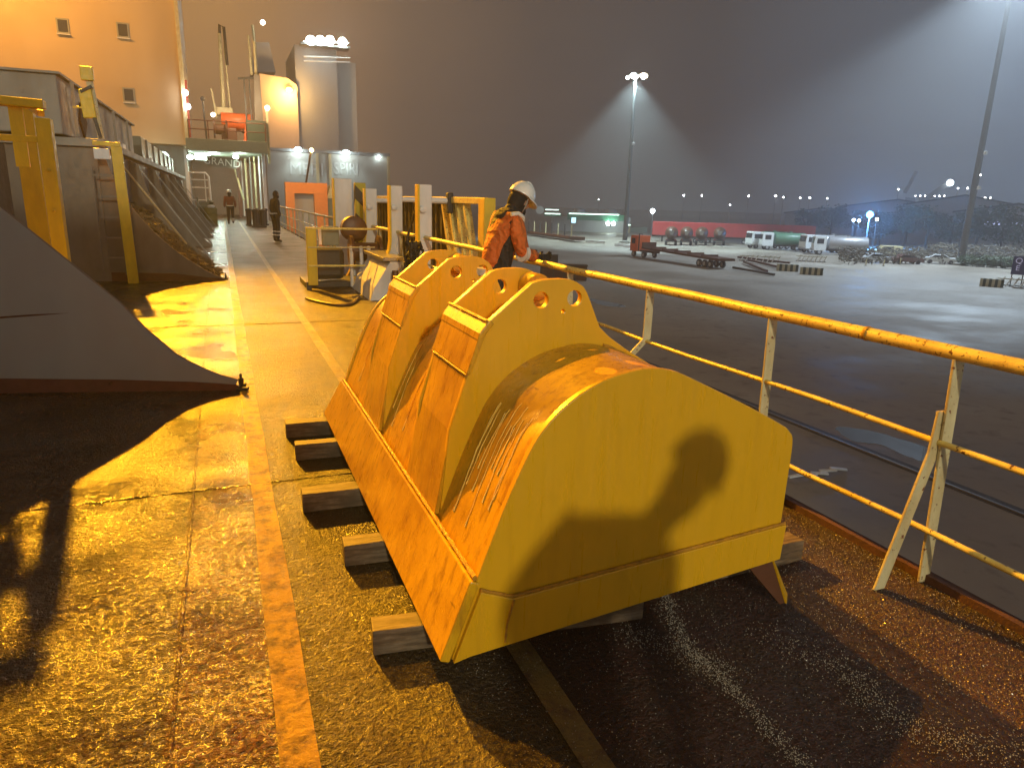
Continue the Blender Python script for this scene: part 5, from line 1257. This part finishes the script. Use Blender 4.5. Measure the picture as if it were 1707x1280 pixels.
# dark sheds behind the trees
for k, (px, dist, w, h, lab) in enumerate(((1490, 240, 30, 11, 'dark long shed behind the trees under the crane lights'), (1600, 215, 26, 12, 'dark shed behind the tall right mast'), (1690, 200, 24, 10, 'dark shed with lit windows at the right edge'), (1365, 260, 22, 8, 'dark low shed beyond the red containers'))):
    q = atr(px, 380, dist); a = -math.atan2(q.x, q.y)
    t = thing('warehouse', lab, 'warehouse', (q.x, q.y, QZ), a, 'dark warehouses beyond the yard')
    MB().prism([(-w / 2, 0), (w / 2, 0), (w / 2, h * .8), (0, h), (-w / 2, h * .8)], 'y', 0, 14).build('wall', M['tower'], t, None, 0, False)
    MB().prism([(-w / 2 - .5, h * .8 - .1), (0, h + .1), (w / 2 + .5, h * .8 - .1), (w / 2 + .5, h * .8 + .3), (0, h + .5), (-w / 2 - .5, h * .8 + .3)], 'y', -.4, 14.4).build('roof', M['dark'], t, None, 0, False)
    for i in range(5):
        MB().box((-w * .36 + w * .18 * i, -.02, h * .5), (1.6, .06, .8)).build('window', M['lit_win'] if (k == 2 and i in (1, 3)) else M['pane'], t, None, 0, False) if False else None
M['lit_win'] = emit('lit_strip_window', (.6, .65, 1), 1.6)
q = atr(1676, 372, 195); tag(MB().box((q.x, q.y, q.z), (9, .3, .9), (0, 0, -math.atan2(q.x, q.y))).build('lit_sign_strip', M['lit_win']), 'long bluish lit strip high on the shed at the right edge', 'lit sign')
# harbour crane far right and the row of lights on its boom
def far(px, py, d): return atr(px, py, d)
cr_ = thing('harbour_crane', 'hazy harbour crane far right with a lamp at the tip of its slanting jib', 'crane', far(1520, 400, 290))
MB().bar(far(1502, 400, 290), far(1518, 330, 290), 3.2, 3.2).build('tower', M['tower'], cr_)
MB().bar(far(1516, 350, 290), far(1578, 308, 290), 1.6, 1.6).build('jib', M['tower'], cr_)
MB().bar(far(1508, 322, 290), far(1528, 286, 290), 1.2, 1.2).build('mast', M['tower'], cr_)
MB().ball(far(1584, 305, 289), 1.1, 10, 6).build('lamp', emit('crane_lamp', (.8, .95, 1), 18), cr_, 60)
M['far_lamp'] = emit('far_lamp', (.92, .97, 1), 24)
FAR = [(1140, 326, .6), (1170, 326, .6), (1248, 327, .65), (1293, 327, .75), (1306, 329, .55), (1334, 330, .55), (1350, 330, .6), (1379, 331, .45), (998, 333, .35), (1498, 316, .5), (1597, 314, .5), (1613, 314, .55),
       (1634, 292, .55), (1642, 330, .5), (1651, 330, .4), (1605, 329, .8), (1612, 328, .8), (1217, 342, .45)] + [(1526 + i * 8, 327, .42) for i in range(7)]
for k, (px, py, rr) in enumerate(FAR):
    d = 330.0; q = far(px, py, d)
    side = 'left' if px < 1200 else ('middle' if px < 1450 else 'right')
    t = thing('street_lamp', 'small far white lamp on a slim pole, one of the lights along the hazy horizon', 'street lamp', (q.x, q.y, QZ), 0, 'far lamps along the horizon')
    MB().tube([(0, 0, 0), (0, 0, q.z - QZ)], .16, 6).build('pole', M['tower'], t, None, 0, False)
    MB().ball((0, 0, q.z - QZ), rr * .62, 10, 6).build('lamp', M['far_lamp'], t, 60, 0, False)
q = onz(1088, 372, QZ); q = far(1088, 352, 190)
t = thing('yard_lamp', 'bright white lamp on a short pole above the left end of the red containers', 'lamp post', (q.x, q.y, QZ))
MB().tube([(0, 0, 0), (0, 0, q.z - QZ)], .12, 6).build('pole', M['tower'], t, None, 0, False); MB().ball((0, 0, q.z - QZ), .55, 10, 6).build('lamp', M['white_lamp'], t, 60, 0, False)
q = far(1450, 358, 175)
t = thing('blue_lamp', 'intense blue white floodlight low above the trees', 'lamp post', (q.x, q.y, QZ))
MB().tube([(0, 0, 0), (0, 0, q.z - QZ)], .14, 6).build('pole', M['tower'], t, None, 0, False); MB().ball((0, 0, q.z - QZ), .75, 10, 6).build('lamp', emit('blue_flood_lens', (.12, .48, 1), 9), t, 60, 0, False)
lamp('blue_flood', 'POINT', (q.x - 1.2, q.y - 1.2, q.z), 26000, (.10, .38, 1.0), None, .5)
for k, (px, py) in enumerate(((1423, 367), (1432, 368), (1462, 366))):
    q = far(px, py, 172); t = thing('yard_lamp', ['small lamp left below the blue floodlight', 'small lamp just below the blue floodlight', 'small lamp right of the blue floodlight'][k], 'lamp post', (q.x, q.y, QZ), 0, 'small lamps by the blue floodlight')
    MB().tube([(0, 0, 0), (0, 0, q.z - QZ)], .1, 6).build('pole', M['tower'], t, None, 0, False); MB().ball((0, 0, q.z - QZ), .30, 10, 6).build('lamp', M['far_lamp'], t, 60, 0, False)

# ------------------------------------------------------------------ high masts
M['mast_grey'] = flat('dark_galvanised_mast', (.13, .135, .14), .6)
def mast(base, H, label, rbase, heads, lens, ph):
    t = thing('high_mast', label, 'light mast', (base[0], base[1], QZ))
    MB().tube([(0, 0, 0), (0, 0, H * .5), (0, 0, H)], [rbase, rbase * .75, rbase * .5], 14).build('mast', M['mast_grey'], t, 60, 0, False)
    MB().lathe([(rbase * 2.2, 0), (rbase * 2.2, .25), (rbase * 1.3, .5)], (0, 0, 0), (0, 0, 1), 16).build('base', M['concrete'], t, 40, 0, False)
    MB().lathe([(1.5, 0), (1.6, .08), (1.6, .2), (1.5, .28), (1.4, .14), (1.5, 0)], (0, 0, H - .6), (0, 0, 1), 24).build('head_ring', M['steel'], t, 40, 0, False)
    for k in range(heads):
        a = 2 * math.pi * k / heads
        MB().box((1.75 * math.cos(a), 1.75 * math.sin(a), H - .7), (.5, .5, .25), (0, 0, a)).build('lamp_housing', M['dark'], t, None, 0, False)
        MB().ball((1.75 * math.cos(a), 1.75 * math.sin(a), H - .86), (.34, .34, .14), 10, 6).build('lamp', lens, t, 60, 0, False)
    for dz in ph:
        o = MB().box((.1, -rbase - .15, dz), (.5, .35, .5)).build('camera_box', M['white'], t, None, .03, False)
    return t
PR = onz(1600, 442, QZ)
HR = 43.5
mast(PR, HR, 'tall light mast at the right, its lamps above the picture', .52, 8, emit('mast_lens', (.72, .86, 1), 40), (16.5, 11.5))
lamp('mast_light', 'SPOT', (PR.x, PR.y, QZ + HR - 1.2), 250000, (.66, .84, 1.0), (PR.x - 8, PR.y - 4, QZ), .8, 110, .35)
pt = atr(1060, 122, 150.0); 
mast((pt.x, pt.y), pt.z - QZ, 'tall light mast in the middle of the yard, lamps glowing in fog', .5, 6, emit('mast_lens', (.78, .95, 1), 40), (atr(1052, 240, 150).z - QZ,))
lamp('mast_light', 'SPOT', (pt.x, pt.y, pt.z - 1.2), 150000, (.66, .90, .95), (pt.x, pt.y, QZ), .8, 100, .4)
for k, c in ((-1, M['white_lamp']), (1, M['warm_lamp'])):
    a = -math.atan2(pt.x, pt.y)
    o = MB().ball((pt.x + k * .9 * math.cos(a), pt.y + k * .9 * math.sin(a) - 1.3, pt.z - .7), (.9, .5, .5), 12, 8).build('lamp_cluster', c, [x for x in COL.objects if x.name.startswith('high_mast')][-1], 60)

# ------------------------------------------------------------------ grit scattered over the wet deck
m, t, b = _nodes('salt_grit'); b.inputs['Base Color'].default_value = (.42, .40, .34, 1); b.inputs['Roughness'].default_value = .25; M['grit'] = m
r = random.Random(31); gv = []; gf = []
def flake(x, y, s):
    if x > 2.80 or x < -6: return
    k = len(gv); a = Vector((r.gauss(0, 1), r.gauss(0, 1), r.gauss(0, .45))).normalized(); b_ = a.orthogonal().normalized(); c_ = a.cross(b_)
    o = Vector((x, y, .004 + s * .4)); q = [o + a * s, o + b_ * s * .5, o - a * s * .3 - b_ * s * .4, o + c_ * s * .55]
    gv.extend(q); gf.extend([[k, k + 1, k + 2], [k, k + 3, k + 1], [k + 1, k + 3, k + 2], [k, k + 2, k + 3]])
def along(P, w, n, s):
    for _ in range(n):
        u = r.random() * (len(P) - 1); i = int(u); f = u - i
        p = Vector(P[i]).lerp(Vector(P[i + 1]), f); flake(p.x + r.gauss(0, w), p.y + r.gauss(0, w), s * r.uniform(.4, 1.2))
g_ = lambda L: [onz(x, y, 0) for x, y in L]
along(g_([(1105, 985), (1120, 1030), (1150, 1085), (1200, 1130), (1250, 1180), (1320, 1260), (1400, 1330)]), .020, 1800, .0042)
along(g_([(1040, 1050), (1110, 1080), (1170, 1110), (1215, 1125)]), .045, 900, .004)
along(g_([(1400, 1110), (1450, 1160), (1520, 1215), (1620, 1245), (1760, 1260)]), .05, 1300, .0042)
along(g_([(1290, 1060), (1380, 1110)]), .06, 300, .004)
for _ in range(5200): flake(r.uniform(.7, 2.8), r.uniform(.85, 2.4), .0042 * r.uniform(.3, 1.1))
for _ in range(2200): flake(r.uniform(-1.2, .8), r.uniform(1.3, 3.6), .0036 * r.uniform(.3, 1.1))
for _ in range(2600): flake(r.uniform(2.1, 2.8), r.uniform(1.2, 3.6), .0045 * r.uniform(.3, 1.2))
tag(MB().add(gv, gf).build('salt_grit', M['grit']), 'pale salt grit scattered in streams over the wet dark deck', 'grit', None, 'stuff')

# ------------------------------------------------------------------ fog
hz_ = MB().prism([(-120, -70), (560, -70), (560, 520), (-120, 520)], 'z', -10, 60).build('haze', None); tag(hz_, 'thin night fog filling the harbour air', 'haze', None, 'stuff')
m = bpy.data.materials.new('night_fog'); m.use_nodes = True; t = m.node_tree; t.nodes.clear()
out = t.nodes.new('ShaderNodeOutputMaterial'); v = t.nodes.new('ShaderNodeVolumePrincipled')
v.inputs['Color'].default_value = (.92, .93, .95, 1); v.inputs['Density'].default_value = .0017; v.inputs['Anisotropy'].default_value = .25
t.links.new(v.outputs[0], out.inputs['Volume']); hz_.data.materials.append(m)
